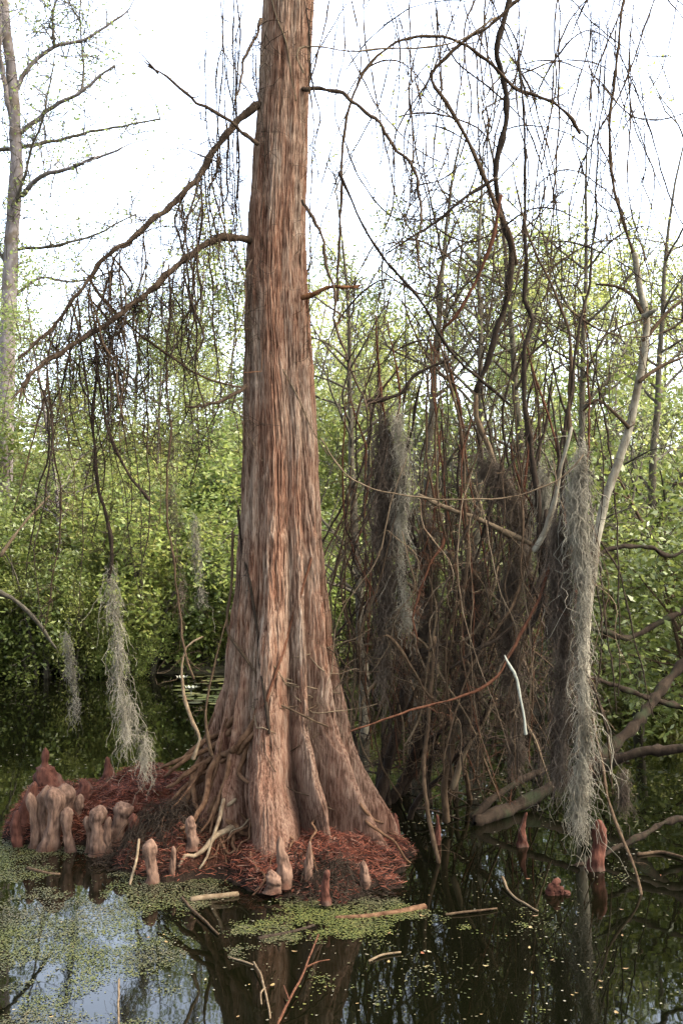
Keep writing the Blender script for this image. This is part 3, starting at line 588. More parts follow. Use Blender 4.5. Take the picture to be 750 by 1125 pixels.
 ('woody_sapling', 'thin pale branch forking in the bushes at the left', 'branch', 'vine_tan', 4, 2, 9.5, 9.8, [(0, 612), (15, 590), (30, 570), (42, 558), (55, 545)], 5),
]
for t in TR:
    name, lab, cat, mt, w0, w1, y0, y1, pts = t[:9]; ntw = t[9] if len(t) > 9 else 10
    woody(name, lab, cat, mt, w0, w1, y0, y1, pts, ntw, sides=12 if mt == 'log' else 7, amp=.007 if 'stick' in name else .004 if 'trunk' in name else .008)

rng = np.random.RandomState(66)
for q in range(11):
    x0, y0 = rng.uniform(262, 350), rng.uniform(690, 830); L_ = rng.uniform(50, 120); sl2 = rng.uniform(.1, 1.6) * rng.choice([-1, 1, 1]); t = np.linspace(0, 1, 6)
    pts = list(zip(x0 + L_ * t * .8 + 8 * np.sin(t * 5 + q), y0 + sl2 * L_ * t * .6 + 14 * np.sin(t * 3.2) + rng.normal(0, 4, 6)))
    woody('trunk_vine', 'fine rootlike vine wrapped over the foot of the trunk', 'vine', ('vine_tan', 'vine_brown', 'root_pale')[q % 3], 1.6, 1.0, 6.9, 6.7, pts, 6, .1, .0016, .006, 'fine vines on the trunk foot', 5, seed=8800 + q)
# pale slender tree on the right, with forks
o = thing('slender_tree', 'slender pale grey tree with a broken knot at the right of the tangle', 'tree', P(660, 590, 8.2))
mb = MB(); p = trace([(697, 279), (702, 310), (708, 343), (707, 381), (700, 431), (690, 470), (680, 501), (668, 540), (661, 566), (652, 605), (644, 680), (640, 760), (638, 880)], 8.2, 8.3, .05, .008)
mb.tube(p, px(7, 8.2), px(14, 8.2), 9); mb.tube(trace([(707, 348), (713, 344), (720, 340)], 8.15, 8.05, .03, .002), .03, .012, 7); part('trunk', mb, M['pale'], o)
for pts in ([(706, 375), (722, 355), (740, 338), (765, 315)], [(702, 420), (730, 400), (765, 385)], [(705, 345), (692, 325), (675, 315), (655, 312)], [(690, 470), (670, 450), (655, 440), (640, 452)]):
    mb = MB(); p = trace(pts, 8.2, 8.3, .05, .008); mb.tube(p, px(5, 8.2), px(2.5, 8.2), 6); twigs(mb, p, 10, .3, .003, R, 0); part('branch', mb, M['vine_brown'], o)

# ------------------------------------------------------------------ thin hanging vines (many)
def hang(x0, y0, x1, y1, Y, sway, rng):
    n = 6; t = np.linspace(0, 1, n); ph = rng.uniform(0, 6.28)
    xs_ = x0 + (x1 - x0) * t + sway * np.sin(t * rng.uniform(2, 6) + ph) * (1 - .3 * t) + rng.normal(0, sway * .25, n); xs_ = xs_ - xs_[0] + x0
    return list(zip(xs_, y0 + (y1 - y0) * t + rng.normal(0, 4, n)))
SETS = [ # n, x range, y top range, y bottom range, dx, depth, width px, sway, twig n, tw len, mats, label, group
 (54, (360, 745), (-90, 20), (250, 620), 70, (7.2, 9.2), (1.0, 2.1), 36, 44, .22, ('vine_brown', 'vine_dark', 'vine_brown'), 'long thin bare vine hanging against the white sky right of the cypress', 'thin vines against the sky'),
 (95, (380, 665), (330, 560), (700, 880), 40, (7.0, 8.9), (1.3, 3.6), 18, 46, .13, ('vine_dark', 'vine_brown', 'vine_dark', 'vine_red'), 'tangled brown vine in the dark thicket right of the trunk', 'vines of the dark thicket'),
 (60, (385, 600), (560, 700), (740, 890), 60, (7.0, 8.6), (1.2, 4), 26, 30, .13, ('vine_dark', 'vine_brown', 'vine_tan'), 'short looping vine low in the dark thicket', 'low vines of the dark thicket'),
 (24, (400, 640), (470, 640), (690, 880), 60, (6.8, 7.6), (.9, 1.5), 26, 14, .12, ('vine_tan', 'root_pale', 'vine_brown'), 'thin pale vine curling across the front of the dark thicket', 'pale thin vines of the thicket'),
 (60, (90, 268), (130, 330), (380, 700), 18, (6.8, 8.0), (1.2, 2.6), 15, 44, .2, ('vine_brown', 'vine_dark'), 'thin twiggy vine hanging from the left limbs of the cypress', 'thin vines under the left limbs'),
 (17, (225, 352), (-60, 40), (200, 420), 10, (6.95, 7.7), (1.1, 2.0), 8, 36, .2, ('vine_brown', 'vine_dark'), 'thin vine draped down beside the upper trunk', 'thin vines beside the trunk'),
]
for si, (n, xr, yt, yb, dx, Yr, wr, sway, ntw, tl, mts, lab, grp) in enumerate(SETS):
    for q in range(n):
        rng = np.random.RandomState(1000 * si + q); x0 = rng.uniform(*xr); Y = rng.uniform(*Yr); w_ = rng.uniform(*wr)
        ytop = rng.uniform(*yt)
        if 'left limbs' in lab:
            lp = limb_paths[q % 2 if q % 5 else 0]; pt = lp[rng.randint(len(lp) // 8, len(lp) - 2)]; Y = float(pt[1]); dz = pt[2] - CAMZ
            x0 = pt[0] / Y * F + W / 2; ytop = 600 - dz / Y * F
            yb = (ytop + 60, ytop + 330)
        woody('hanging_vine', lab, 'vine', mts[q % len(mts)], w_ * 1.2, w_ * .5, Y, Y + rng.uniform(-.3, .3), hang(x0, ytop, x0 + rng.normal(0, dx), rng.uniform(*yb), Y, sway, rng), ntw, tl, 0.0022 + .0006 * rng.rand(), .009, grp, 5, seed=si * 777 + q)
for q in range(56):   # arcs
    rng = np.random.RandomState(5000 + q); x0 = rng.uniform(360, 660); y0 = rng.uniform(-40, 430); L = rng.uniform(70, 190); s = rng.choice([-1, 1]); sag = rng.uniform(20, 80) * s
    Y = rng.uniform(7.1, 8.8); t = np.linspace(0, 1, 6); sl_ = rng.uniform(-.8, .8)
    pts = list(zip(x0 + L * t, y0 + sl_ * L * t + sag * 4 * t * (1 - t)))
    woody('hanging_vine', 'curved bare vine strung between the hanging vines', 'vine', ('vine_brown', 'vine_dark')[q % 2], rng.uniform(1.2, 2.8), .8, Y, Y + rng.uniform(-.3, .3), pts, 30, .14, .0024, .009, 'curved vines strung in the tangle', 5, seed=6000 + q)

# ------------------------------------------------------------------ Spanish moss
def moss(label, pts, Y0, Y1, wpx, nstr, Lr, mat, r=.0013, seed=1, group='Spanish moss beards', taper=.5, K=11):
    rng = np.random.RandomState(seed); ax = spline([P(x, y, Y0 + (Y1 - Y0) * t) for (x, y), t in zip(pts, np.linspace(0, 1, len(pts)))], .02)
    n_l = max(6, nstr // 45); axl = np.linalg.norm(np.diff(ax, axis=0), axis=1).sum()
    lt = rng.rand(n_l); la = rng.uniform(0, 6.28, n_l); lq = np.sqrt(rng.rand(n_l)); ll = rng.uniform(.1, .75, n_l)
    lt[: n_l // 3] *= .3
    li = rng.randint(0, n_l, nstr); f = rng.rand(nstr); t = np.clip(lt[li] + f * ll[li] / axl * .9, 0, 1.0 + .12 * rng.rand(nstr))
    i = np.minimum((t * (len(ax) - 1)).astype(int), len(ax) - 1)
    w_ = px(wpx, Y0) * (.35 + .65 * np.sin(np.clip(t * 1.25 + .3, 0, 1) * np.pi) ** .7) * (.7 + .6 * vn(t * 7, t * 0 + seed, 60)); w_ = w_ * .5
    q = lq[li] * w_; aa = la[li] + .5 * f
    p = ax[i] + np.stack([np.cos(aa) * q, np.sin(aa) * q, rng.normal(0, .03, nstr) - np.maximum(t - 1, 0)], 1) + rng.normal(0, 1, (nstr, 3)) * [.014, .014, .03]
    L = rng.uniform(Lr[0] * .55, Lr[1] * .6, nstr) * (1 + 1.6 * (rng.rand(nstr) < .07)) * rng.uniform(.6, 1.3, n_l)[li]; pts_ = [p]; d = nrm(np.stack([rng.normal(0, .9, nstr), rng.normal(0, .9, nstr), -.7 * np.ones(nstr)], 1)); ph = rng.uniform(0, 6.28, nstr); fr = rng.uniform(.9, 2.4, nstr)
    for s in range(1, K):
        d = nrm(d * .6 + rng.normal(0, .38, (nstr, 3)) + [0, 0, -.42]); cur = np.stack([np.cos(ph + fr * s), np.sin(ph + fr * s), .5 * np.sin(ph * 2 + fr * s)], 1) * .007
        pts_.append(pts_[-1] + d * (L / (K - 1))[:, None] + cur)
    mb = MB(); mb.tubes(np.stack(pts_, 1), np.tile(np.linspace(1, .55, K), (nstr, 1)) * r * rng.uniform(.7, 1.5, (nstr, 1)), 3)
    o = one('spanish_moss', mb, M[mat], label, 'Spanish moss', group, origin=ax[0]); return o
moss('tall thick grey column of moss at the right of the tangle', [(636, 488), (633, 560), (641, 640), (636, 720), (642, 800), (634, 880)], 6.75, 6.75, 27, 3000, (.12, .4), 'moss', .0016, 1)
moss('dark brown moss lining the left side of the grey column', [(612, 560), (616, 640), (618, 720), (615, 790), (612, 830)], 6.85, 6.85, 34, 3000, (.15, .45), 'moss_brown', .0016, 2)
moss('brown bundle of moss hanging at the upper left of the tangle', [(418, 450), (422, 520), (424, 600), (424, 680), (420, 730)], 7.3, 7.3, 48, 4200, (.15, .4), 'moss_brown', .0016, 3)
moss('grey streak of moss on the right of the brown bundle', [(437, 450), (442, 520), (440, 600), (446, 660)], 7.2, 7.2, 14, 900, (.15, .35), 'moss', .0013, 4)
moss('moss sheet sagging under the middle vines of the tangle', [(520, 500), (545, 520), (560, 545), (570, 590)], 7.5, 7.5, 40, 1600, (.15, .4), 'moss_brown', .0014, 5)
moss('dusky moss beard low in the middle of the tangle', [(560, 610), (563, 660), (560, 720)], 7.4, 7.4, 34, 1700, (.2, .45), 'moss_brown', .0015, 6)
moss('shaggy brown moss above the white stick', [(520, 600), (522, 650), (518, 700)], 7.6, 7.6, 36, 1500, (.2, .4), 'moss_brown', .0015, 7)
moss('dark moss hanging just left of the white stick', [(510, 690), (512, 730), (510, 765)], 7.7, 7.7, 30, 1100, (.15, .35), 'moss_brown', .0015, 8)
moss('brown moss curtain in the left heart of the thicket', [(470, 560), (474, 620), (470, 690)], 7.8, 7.8, 34, 1500, (.2, .4), 'moss_brown', .0015, 9)
moss('grey wisp of moss hanging below the leaning log branch', [(682, 842), (684, 860)], 7.9, 7.9, 14, 300, (.1, .3), 'moss_brown', .0014, 10)
moss('long grey moss rope hanging over the pond at the left', [(120, 615), (124, 660), (130, 700), (133, 750), (138, 790)], 6.8, 6.8, 10, 480, (.12, .33), 'moss', .0013, 11)
moss('short grey moss tail over the pond at the far left', [(73, 690), (75, 715), (80, 745), (83, 765)], 8.0, 8.0, 10, 300, (.08, .2), 'moss', .0014, 12)
moss('frayed pale moss ends trailing near the mound crest', [(142, 760), (150, 800), (160, 815)], 6.9, 6.9, 16, 260, (.12, .3), 'moss', .0012, 13)
moss('thin moss veil under the lower limb at the left', [(186, 480), (190, 560), (200, 640)], 6.95, 6.95, 14, 260, (.12, .3), 'moss_brown', .0011, 14)
moss('grey moss streak dangling behind the pale stem', [(596, 500), (598, 560), (600, 620)], 7.3, 7.3, 22, 900, (.15, .35), 'moss', .0013, 15)
moss('tuft of moss caught high in the vines against the sky', [(653, 18), (652, 40)], 8.0, 8.0, 8, 120, (.08, .2), 'moss_brown', .0012, 16)
moss('grey moss wisp on a distant stem behind the left vines', [(214, 560), (216, 600), (220, 640)], 9.5, 9.5, 8, 200, (.12, .3), 'moss', .0015, 17)
moss('dark moss skirt at the foot of the thicket', [(566, 740), (570, 780), (566, 810)], 7.5, 7.5, 24, 800, (.15, .35), 'moss_brown', .0014, 18)

# ------------------------------------------------------------------ sticks, floating things, duckweed
def stick(name, label, cat, mat, w0, w1, pts, zs_, amp=.004, fork=None):
    rng = np.random.RandomState(sum(map(ord, label)) % 997); P3 = [PW(x, y) + [0, 0, z] for (x, y), z in zip(pts, zs_)]
    mb = MB(); p = wiggle(spline(P3, .03), amp, rng); Y = p[0][1]; mb.tube(p, px(w0, Y), px(w1, Y), 7)
    for f in fork or []:
        Pf = [PW(x, y) + [0, 0, z] for x, y, z in f]; mb.tube(wiggle(spline(Pf, .03), amp * .6, rng), px(w1 * 1.1, Y), px(w1 * .6, Y), 5)
    one(name, mb, M[mat], label, cat)
def bz(x, y, y_w):  # height above water so that the point is seen at y although it stands at the depth of y_w
    return 0
stick('floating_wood', 'short tan piece of wood floating before the mound', 'driftwood', 'vine_tan', 7, 6, [(210, 990), (225, 988), (245, 986), (261, 984)], [.01] * 4)
stick('floating_log', 'long red brown log floating beside the green duckweed', 'log', 'root', 5, 8, [(368, 1009), (400, 1008), (430, 1004), (467, 998)], [.005] * 4)
stick('floating_stick', 'long dark stick slanting in the water left of the pale log', 'stick', 'vine_brown', 3, 2, [(200, 990), (215, 1005), (240, 1028)], [.02, .01, .01])
stick('floating_stick', 'thin grey stick floating in the bottom middle', 'stick', 'vine_tan', 2, 2, [(250, 1053), (265, 1057), (277, 1061)], [.006] * 3)
stick('floating_stick', 'bent grey twig standing in the water at the bottom', 'twig', 'vine_tan', 2.4, 2, [(279, 1062), (288, 1078), (293, 1100), (296, 1119)], [.02, .02, .01, 0], fork=[[(291, 1090, .02), (286, 1098, .03), (287, 1108, .02)]])
stick('red_twig', 'forked red twig rising from the water at the bottom edge', 'twig', 'vine_red', 3, 2.2, [(305, 1126), (318, 1104), (333, 1075), (350, 1036)], [0, .02, .03, .04], fork=[[(336, 1070, .03), (350, 1064, .03), (362, 1062, .03)], [(318, 1104, .02), (312, 1090, .03)]])
stick('floating_stick', 'pale straight stick in the lower left water', 'stick', 'vine_tan', 2.4, 2, [(131, 1078), (131, 1100), (130, 1128)], [.01] * 3)
stick('floating_stick', 'bent twig lying in the water right of the mound', 'twig', 'vine_tan', 3, 2, [(552, 970), (562, 985), (576, 995), (590, 1002)], [.03, .01, .01, .01])
stick('floating_stick', 'small twig floating in the right of the dark water', 'twig', 'vine_brown', 3, 2, [(490, 1006), (515, 1004), (545, 1000)], [.008] * 3)
stick('floating_stick', 'little brown stick by the bottom duckweed', 'stick', 'vine_tan', 3, 2, [(405, 1057), (420, 1051), (440, 1048)], [.008] * 3)
stick('floating_stick', 'dark stick lying across the left duckweed', 'stick', 'vine_brown', 4, 3, [(30, 955), (50, 960), (66, 962)], [.008] * 3)
stick('floating_stick', 'long dark stick floating in front of the tan driftwood', 'stick', 'vine_dark', 5, 3, [(285, 1032), (315, 1026), (345, 1018)], [.006] * 3)
stick('woody_sapling', 'thin pale twig leaning from the mound into the water', 'twig', 'root_pale', 3, 3, [(143, 972), (150, 962), (152, 958)], [.0, .1, .2])
stick('floating_stick', 'curved branch floating at the right edge below the black branch', 'branch', 'vine_brown', 4, 3, [(700, 940), (725, 938), (752, 945), (770, 950)], [.01] * 4)

def duck(label, n, xr, yr, thr, seed, dens=None, size=.006, mat='duck', name='duckweed'):
    rng = np.random.RandomState(seed); X = rng.uniform(*xr, n); Y = rng.uniform(*yr, n)
    a = (vn(X * 1.9 + 40, Y * 1.6 + 40, 71) * .44 + vn(X * 6 + 40, Y * 5 + 40, 72) * .36 + vn(X * 17 + 40, Y * 14 + 40, 73) * .2 - .5) * 1.35 + .5
    k_ = (a + (dens(X, Y) if dens else 0) + rng.normal(0, .07, n) > thr) & (mound_z(X, Y) < 0); X, Y = X[k_], Y[k_]; n = len(X)
    s_ = size * rng.uniform(.6, 1.5, n); th_ = rng.uniform(0, 6.28, n); z = rng.uniform(.0025, .006, n)
    mb = MB(); q = th_[:, None] + np.arange(4) * np.pi / 2; rr3 = s_[:, None] * np.array([1, .75, 1.1, .8])
    V = np.stack([X[:, None] + rr3 * np.cos(q), Y[:, None] + rr3 * np.sin(q), np.repeat(z[:, None], 4, 1)], -1)
    mb.add(V.reshape(-1, 3), np.arange(n * 4).reshape(-1, 4)); one(name, mb, M[mat], label, None, kind='stuff')
def dl(X, Y):
    u = X / Y * F + 375   # falls off away from the left shore
    return np.clip((210 - u) / 420, -.25, .16)
duck('patchy olive duckweed scum on the lower left water', 110000, (-2.6, .2), (4.3, 7.5), .64, 5, dl, .0046)
def dm(X, Y): return .28 - .55 * np.hypot((X + .05) / .9, (Y - 6.0) / .38)
duck('bright green duckweed along the front of the mound', 50000, (-1.2, 1.0), (5.3, 6.9), .6, 6, dm, .0055)
def df(X, Y): return -.06 + 0 * X
duck('scattered duckweed specks on the dark water', 22000, (-2.5, 2.6), (4.3, 8), .73, 7, df)
duck('pollen flecks floating on the far pond', 2600, (-5, 5), (7, 16.5), .45, 8, None, .011, 'fleck', 'pollen_flecks')
duck('pale flecks drifting on the near dark water', 900, (-2.5, 2.8), (4.3, 8), .4, 9, None, .006, 'fleck', 'pollen_flecks')
# fallen leaves, individual
proto = None
rng = np.random.RandomState(99)
for q in range(48):
    u, v_ = (rng.uniform(390, 740), rng.uniform(960, 1120)) if q < 32 else (rng.uniform(10, 380), rng.uniform(990, 1120))
    c = PW(u, v_)
    if mound_z(np.array([c[0]]), np.array([c[1]]))[0] > 0: continue
    if proto is None:
        mb = MB(); t = np.linspace(0, 1, 7); wd = .011 * np.sin(np.pi * np.clip(t * .92 + .04, 0, 1)) ** .8; L = .04
        Vt = np.concatenate([np.stack([(t - .5) * L, wd, .004 * (2 * t - 1) ** 2 + .003], 1), np.stack([(t - .5) * L, wd * 0, .004 * (2 * t - 1) ** 2], 1), np.stack([(t - .5) * L, -wd, .004 * (2 * t - 1) ** 2 + .003], 1)])
        i = np.concatenate([np.arange(6), np.arange(6) + 7]); mb.add(Vt, np.stack([i, i + 1, i + 8, i + 7], 1))
        proto = o = one('fallen_leaf', mb, M['fleaf'], 'small yellowish fallen leaf floating on the dark water', 'leaf', 'fallen leaves on the water', origin=(0, 0, 0))
    else: o = proto.copy(); COL.objects.link(o)
    o.location = (c[0], c[1], .005); o.rotation_euler = (0, 0, rng.uniform(0, 6.28)); s_ = rng.uniform(.3, .85); o.scale = (s_, s_ * rng.uniform(.6, 1.1), s_)

# ------------------------------------------------------------------ background trees and bushes
def grow(rng, base, d0, h, r0, nlimb, lmin=.25, lim_len=.35, up=.25, nsub=5, ntw=4, wob=.05, sides=7):
    base = np.array(base, float); lv = [MB()]; tips = []
    K = 14; d = nrm(np.array(d0, float)); p = [base]
    for s in range(1, K): d = nrm(d + rng.normal(0, wob, 3) + [0, 0, .04]); p.append(p[-1] + d * h / (K - 1))
    tr = np.array(p); mb = MB(); mb.tubes(tr[None], np.linspace(r0 * 1.15, r0 * .15, K)[None], sides)
    def gen(par, parr, n, t0, L, rr, k=7, u=up, sd=5):
        N = len(par); bi = np.repeat(np.arange(N), n); Kp = par.shape[1]; m = len(bi)
        tt = rng.uniform(t0, 1, m); f = tt * (Kp - 1); a = np.minimum(f.astype(int), Kp - 2); w_ = (f - a)[:, None]
        p0 = par[bi, a] * (1 - w_) + par[bi, a + 1] * w_; T = nrm(par[bi, a + 1] - par[bi, a])
        d = nrm(nrm(np.cross(T, rng.normal(size=(m, 3)))) + T * .45 + [0, 0, u]); ll = L * rng.uniform(.5, 1.2, m) * (1.15 - .6 * tt)
        q = [p0]
        for s in range(1, k): d = nrm(d + rng.normal(0, .16, (m, 3)) + [0, 0, u * .12]); q.append(q[-1] + d * (ll / (k - 1))[:, None])
        q = np.stack(q, 1); r_ = rr * (1.2 - .75 * tt); mb.tubes(q, r_[:, None] * np.linspace(1, .3, k)[None], sd); return q
    l1 = gen(tr[None], None, nlimb, lmin, h * lim_len, r0 * .42, 9); l2 = gen(l1, None, nsub, .2, h * lim_len * .45, r0 * .16, 6, up, 4); l3 = gen(l2, None, ntw, .15, h * lim_len * .2, r0 * .065, 4, up * .5, 3)
    return mb, tr, np.vstack([l3[:, 1:].reshape(-1, 3), l2[:, 2:].reshape(-1, 3)])

def crown(tips, n, L, w_, rng, spread=.15, droop=.1):
    mb = MB(); c = tips[rng.randint(0, len(tips), n)] + rng.normal(0, spread, (n, 3)); mb.leaves(c, L, w_, rng, droop=droop); return mb
def pair(name, label, cat, group, tree, leafn, L, w_, bark, leaf, rng, spread, loc=(0, 0, 0)):
    o = thing(name, label, cat, loc, group); mb, tr, tips = tree; part('trunk', mb, M[bark], o); part('crown', crown(tips, leafn, L, w_, rng, spread), M[leaf], o, smooth=False); return o
Z0 = (0, 0, 0)
def place(o, x, y, s, rz, z=None):
    o.location = (x, y, (float(bank_z(np.array([x]), np.array([y]))[0]) if z is None else z) - .03); o.rotation_euler = (0, 0, rz); o.scale = (s, s, s * random.uniform(.9, 1.12))

# bushes: several stems from one foot
def bush(rng, n_st, h, spread_, leafn, L, w_, bark, leaf, sp, label, cat='bush', group=None, name='leafy_bush'):
    mb = MB(); tips = []
    for s in range(n_st):
        a = rng.uniform(0, 6.28); q = rng.uniform(.1, spread_); t_ = grow(rng, (math.cos(a) * .2, math.sin(a) * .2, 0), (math.cos(a) * q, math.sin(a) * q, 1), h * rng.uniform(.6, 1.05), .035, 9, .08, .42, .12, 4, 4, .1, 5)
        for V_2, Q_2 in zip(t_[0].v, t_[0].q): pass
        off = mb.n; mb.v += t_[0].v; mb.q += [q_ + off for q_ in t_[0].q]; mb.att += t_[0].att; mb.n += t_[0].n; tips.append(t_[2])
    tips = np.vstack(tips); o = thing(name, label, cat, Z0, group); part('stem', mb, M[bark], o); part('crown', crown(tips, leafn, L, w_, rng, sp), M[leaf], o, smooth=False); return o
used = {}
def use(proto):
    if used.get(proto.name): return copy_tree(proto)
    used[proto.name] = 1; return proto
GB = 'leafy bushes along the far bank'
bp = [bush(np.random.RandomState(1), 6, 3.4, .55, 15000, .092, .023, 'twig_grey', 'leaf_mid', .13, 'b', group=GB),
      bush(np.random.RandomState(2), 6, 3.0, .7, 14500, .09, .022, 'twig_grey', 'leaf_yel', .13, 'b', group=GB),
      bush(np.random.RandomState(3), 7, 3.2, .6, 15000, .096, .025, 'twig_grey', 'leaf_dark', .13, 'b', group=GB)]
blab = ['mid green leafy bush', 'yellow green leafy bush', 'dark green leafy bush']
rng = np.random.RandomState(31)
def where(u): return 'behind the left vines' if u < 250 else ('behind the cypress trunk' if u < 380 else ('behind the dark tangle' if u < 650 else 'at the right side'))
nb = 0
for row, (Yb, sc, xs_) in enumerate(((17.4, .95, np.arange(-7.6, 8.6, 1.15)), (20.0, 1.15, np.arange(-8.5, 9.5, 1.5)), (23.5, 1.5, np.arange(-10, 11, 2.0)))):
    for x in xs_:
        x = x + rng.uniform(-.4, .4); y = Yb + 1.6 * math.sin(x * .31 + 1) * .7 + rng.uniform(-.6, .8) + max(0, x - 3) * .35
        k_ = rng.choice(3, p=[(.4, .45, .15), (.45, .35, .2), (.45, .35, .2)][row]) if x < 2 else rng.choice(3, p=[.45, .2, .35])
        o = use(bp[k_]); place(o, x, y, sc * rng.uniform(.8, 1.2), rng.uniform(0, 6.28)); u = x / y * F + 375
        o['label'] = f"{blab[k_]} {('at the far water edge', 'second from the far water', 'high on the far bank')[row]}, {where(u)}"
for q, x in enumerate(np.arange(-7.4, 7.6, .85)):
    x = x + rng.uniform(-.3, .3); y = 17.1 + 1.1 * math.sin(x * .31 + 1) + rng.uniform(-.5, .4) + max(0, x - 3) * .35; k_ = (0, 1, 0, 2)[q % 4]
    o = copy_tree(bp[k_]); place(o, x, y, rng.uniform(.36, .56), rng.uniform(0, 6.28), -.12); u = x / y * F + 375
    o['label'] = f"low {blab[k_]} dipping into the pond, {where(u)}"
# near bush at right with glossy leaves, rooted in the water margin
nbush = bush(np.random.RandomState(8), 6, 3.3, .65, 9000, .085, .021, 'vine_brown', 'leaf_dark', .12, 'glossy dark green bush overhanging the water at the right edge', group=None)
place(nbush, 3.5, 10.6, 1.0, .6, -.1)
o = copy_tree(nbush); place(o, 2.35, 12.4, 1.0, 2.2, -.1); o['label'] = 'glossy dark bush standing in the water behind the slender pale tree'
o = copy_tree(nbush); place(o, 4.7, 12.0, 1.15, 4.2, -.1); o['label'] = 'tall glossy dark bush partly outside the right edge of the picture'
# low overhanging bush at far left
o = copy_tree(bp[0]); place(o, -5.9, 15.6, .95, 1.0, -.1); o['label'] = 'green bush leaning over the pond at the far left edge'; del o['group']
o = copy_tree(bp[2]); place(o, -4.6, 16.8, .8, 2.0, -.1); o['label'] = 'dark bush touching the pond just right of the far left bush'; del o['group']

# background trees
GT = 'thin young trees of the wood behind'
tp = [pair('young_tree', 't', 'tree', GT, grow(np.random.RandomState(11), Z0, (.03, .02, 1), 9, .07, 20, .25, .2, .35, 5, 5, .04), 3600, .1, .028, 'twig_grey', 'leaf_pale', np.random.RandomState(1), .16),
      pair('young_tree', 't', 'tree', GT, grow(np.random.RandomState(12), Z0, (-.05, .02, 1), 8, .06, 22, .2, .22, .3, 5, 5, .05), 3400, .1, .028, 'twig_grey', 'leaf_yel', np.random.RandomState(2), .18),
      pair('young_tree', 't', 'tree', GT, grow(np.random.RandomState(13), Z0, (.05, -.02, 1), 9, .08, 22, .3, .24, .25, 5, 5, .06), 3600, .105, .03, 'grey_bark', 'leaf_pale', np.random.RandomState(3), .2),
      pair('young_tree', 't', 'tree', GT, grow(np.random.RandomState(14), Z0, (-.08, .02, 1), 8.5, .07, 24, .2, .25, .4, 6, 5, .05), 700, .07, .02, 'twig_grey', 'leaf_pale', np.random.RandomState(4), .1)]
tlab = ['pale green lacy young tree', 'yellow green young tree', 'fuller green young tree', 'nearly bare grey young tree']
rng = np.random.RandomState(32)
for row, (Yb, n, sc) in enumerate(((19.5, 12, .7), (24, 15, .88), (30, 17, 1.1), (38, 19, 1.3))):
    for q in range(n):
        y = Yb + rng.uniform(-1.8, 1.8); x = (-0.42 + .84 * (q + rng.uniform(.1, .9)) / n) * y; k_ = rng.choice(4, p=[.3, .28, .2, .22])
        o = use(tp[k_]); place(o, x, y, sc * rng.uniform(.75, 1.1), rng.uniform(0, 6.28)); u = x / y * F + 375
        o['label'] = f"{tlab[k_]} {('just behind the bushes', 'inside the wood', 'deep in the wood', 'at the wood back')[row]}, {where(u)}"
# bare saplings standing in the pond behind the tangle
for q, (u, Y, s_) in enumerate(((400, 11.5, .75), (455, 12.5, .9), (520, 11.8, .85), (590, 13, .95), (640, 12, .8), (700, 13.5, .95))):
    o = copy_tree(tp[3]); place(o, (u - 375) / F * Y, Y, s_, q * 1.7, -.2); o['name_'] = 0; del o['name_']; o.name = 'bare_sapling'; o['group'] = 'bare saplings standing in the pond'
    o['label'] = 'bare grey sapling rising from the pond ' + ('behind the dark tangle' if u > 380 else 'behind the left vines')
for o in tp + bp:
    if not used.get(o.name): 
        for c in list(o.children): bpy.data.objects.remove(c)
        bpy.data.objects.remove(o)

# leafless shrubs that make the dark heart of the tangle
for q, (u, Y, h, n_) in enumerate(((428, 8.3, 2.3, 4), (468, 8.8, 2.0, 3), (405, 9.0, 1.9, 3), (505, 8.9, 1.7, 3), (585, 9.4, 1.5, 2))):
    rng = np.random.RandomState(900 + q); mb = MB(); x = (u - 375) / F * Y
    for e in range(n_):
        a = rng.uniform(0, 6.28); t_ = grow(rng, (x + .2 * math.cos(a), Y + .2 * math.sin(a), -.15), (math.cos(a) * .25, math.sin(a) * .25, 1), h * rng.uniform(.6, 1.1), .024, 11, .15, .34, -.15, 5, 4, .14, 6)
        off = mb.n; mb.v += t_[0].v; mb.q += [q_ + off for q_ in t_[0].q]; mb.att += t_[0].att; mb.n += t_[0].n
    one('leafless_shrub', mb, M[('vine_dark', 'vine_dark', 'vine_dark', 'vine_brown')[q % 4]], 'leafless dark twiggy shrub standing in the water inside the thicket', 'shrub', 'leafless shrubs of the thicket')

# far wood as one mass
rng = np.random.RandomState(55); mb = MB(); n = 70000
X = rng.uniform(-45, 45, n); Y = 48 + rng.uniform(-4, 6, n); top = 3.5 + 3 * vn(X * .35 + 60, X * 0 + 2, 81) + 1.5 * vn(X * 1.1 + 60, X * 0 + 2, 82); Zt = rng.rand(n) ** .8 * top
mb.leaves(np.stack([X, Y, Zt], 1), .5, .14, rng); one('far_wood', mb, M['leaf_mid'], 'far green wood closing the view behind the young trees', None, kind='stuff', smooth=False)

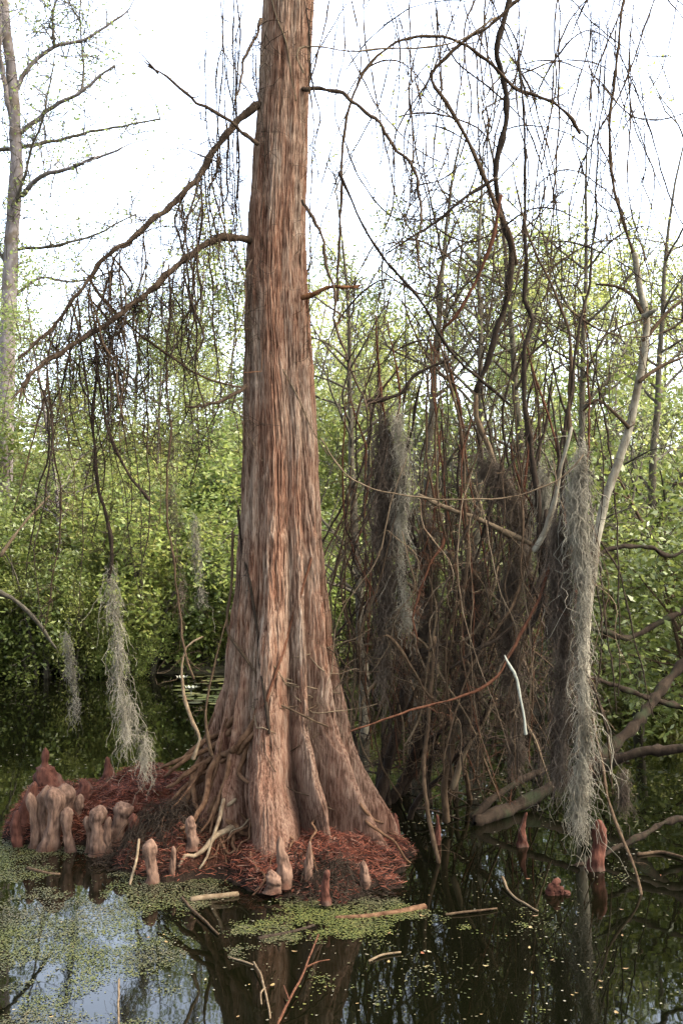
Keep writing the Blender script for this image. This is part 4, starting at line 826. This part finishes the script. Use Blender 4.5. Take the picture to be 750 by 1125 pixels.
# tall grey tree at the left edge
o = thing('tall_grey_tree', 'tall pale grey tree with bare spreading boughs at the left edge', 'tree', P(4, 715, 19))
Y = 19.0; mb = MB(); p = trace([(2, 745), (3, 650), (4, 560), (6, 480), (8, 400), (11, 320), (14, 250), (18, 190), (17, 140), (14, 90), (8, 40), (2, -20), (-4, -120)], Y, Y, .12, .005)
mb.tube(p, px(21, Y) * (1 + R.normal(0, .03, len(p))) * np.interp(np.linspace(0, 1, len(p)), [0, .5, 1], [1.0, .8, .4]), None, 12); part('trunk', mb, M['grey_bark'], o)
leafpts = []
for pts, w0 in (([(24, 215), (45, 195), (90, 180), (135, 162)], 6), ([(-5, 166), (50, 157), (100, 145), (175, 131)], 5), ([(18, 150), (55, 120), (90, 100), (125, 72)], 6), ([(12, 110), (35, 70), (65, 50), (100, 40), (140, 12)], 6),
               ([(16, 140), (3, 80), (0, 20), (3, -30)], 7), ([(60, 52), (58, 20), (65, -10)], 4), ([(14, 275), (75, 267), (110, 255), (150, 235)], 4), ([(14, 240), (35, 165), (50, 120), (60, 60)], 4), ([(13, 300), (-10, 260), (-30, 220)], 5), ([(10, 330), (45, 305), (80, 310), (120, 300)], 4), ([(90, 100), (92, 70), (88, 20), (92, -20)], 3)):
    mb = MB(); p = trace(pts, Y, Y + R.uniform(-1, .5), .1, .015); mb.tube(p, px(w0, Y), px(w0 * .35, Y), 7); tw = twigs(mb, p, 26, 1.0, .011, R, -.3, 3); leafpts.append(tw); part('bough', mb, M['grey_bark'] if w0 > 5 else M['twig_grey'], o)
part('crown', crown(np.vstack(leafpts), 2600, .075, .022, R, .12), M['leaf_pale'], o, smooth=False)

# water plants with white flowers by the far bank
mb = MB(); rng = np.random.RandomState(3)
for q in range(60):
    c = PW(rng.uniform(195, 245), rng.uniform(738, 775)); a = rng.uniform(0, 6.28); s_ = rng.uniform(.05, .12); m = 8
    an = np.arange(m) * 2 * np.pi / m
    V = np.vstack([c + [0, 0, .012], np.stack([c[0] + s_ * np.cos(an), c[1] + s_ * np.sin(an), np.full(m, .01)], 1)])
    mb.add(V, [[0, 1 + e, 1 + (e + 1) % m, 1 + (e + 2) % m] for e in range(0, m, 2)])
one('lily_pads', mb, M['duck'], 'scatter of floating lily pads near the far bank left of the trunk', None, kind='stuff')
for q, (x, y) in enumerate(((200, 752), (206, 738), (210, 764), (203, 729))):
    mb = MB(); c = PW(x, y); c[2] = .06
    for e in range(9):
        a = e * .7; d = np.array([math.cos(a), math.sin(a), .7]); s2 = np.array([-math.sin(a), math.cos(a), 0]); mb.add([c, c + d * .05 + s2 * .03, c + d * .1, c + d * .05 - s2 * .03], [[0, 1, 2, 3]])
    mb.tube([c - [0, 0, .07], c - [0, 0, .03], c], .006, .006, 5)
    one('white_blossom', mb, M['white'], 'small white blossom on the pond among the lily pads', 'flower', 'white blossoms on the pond')
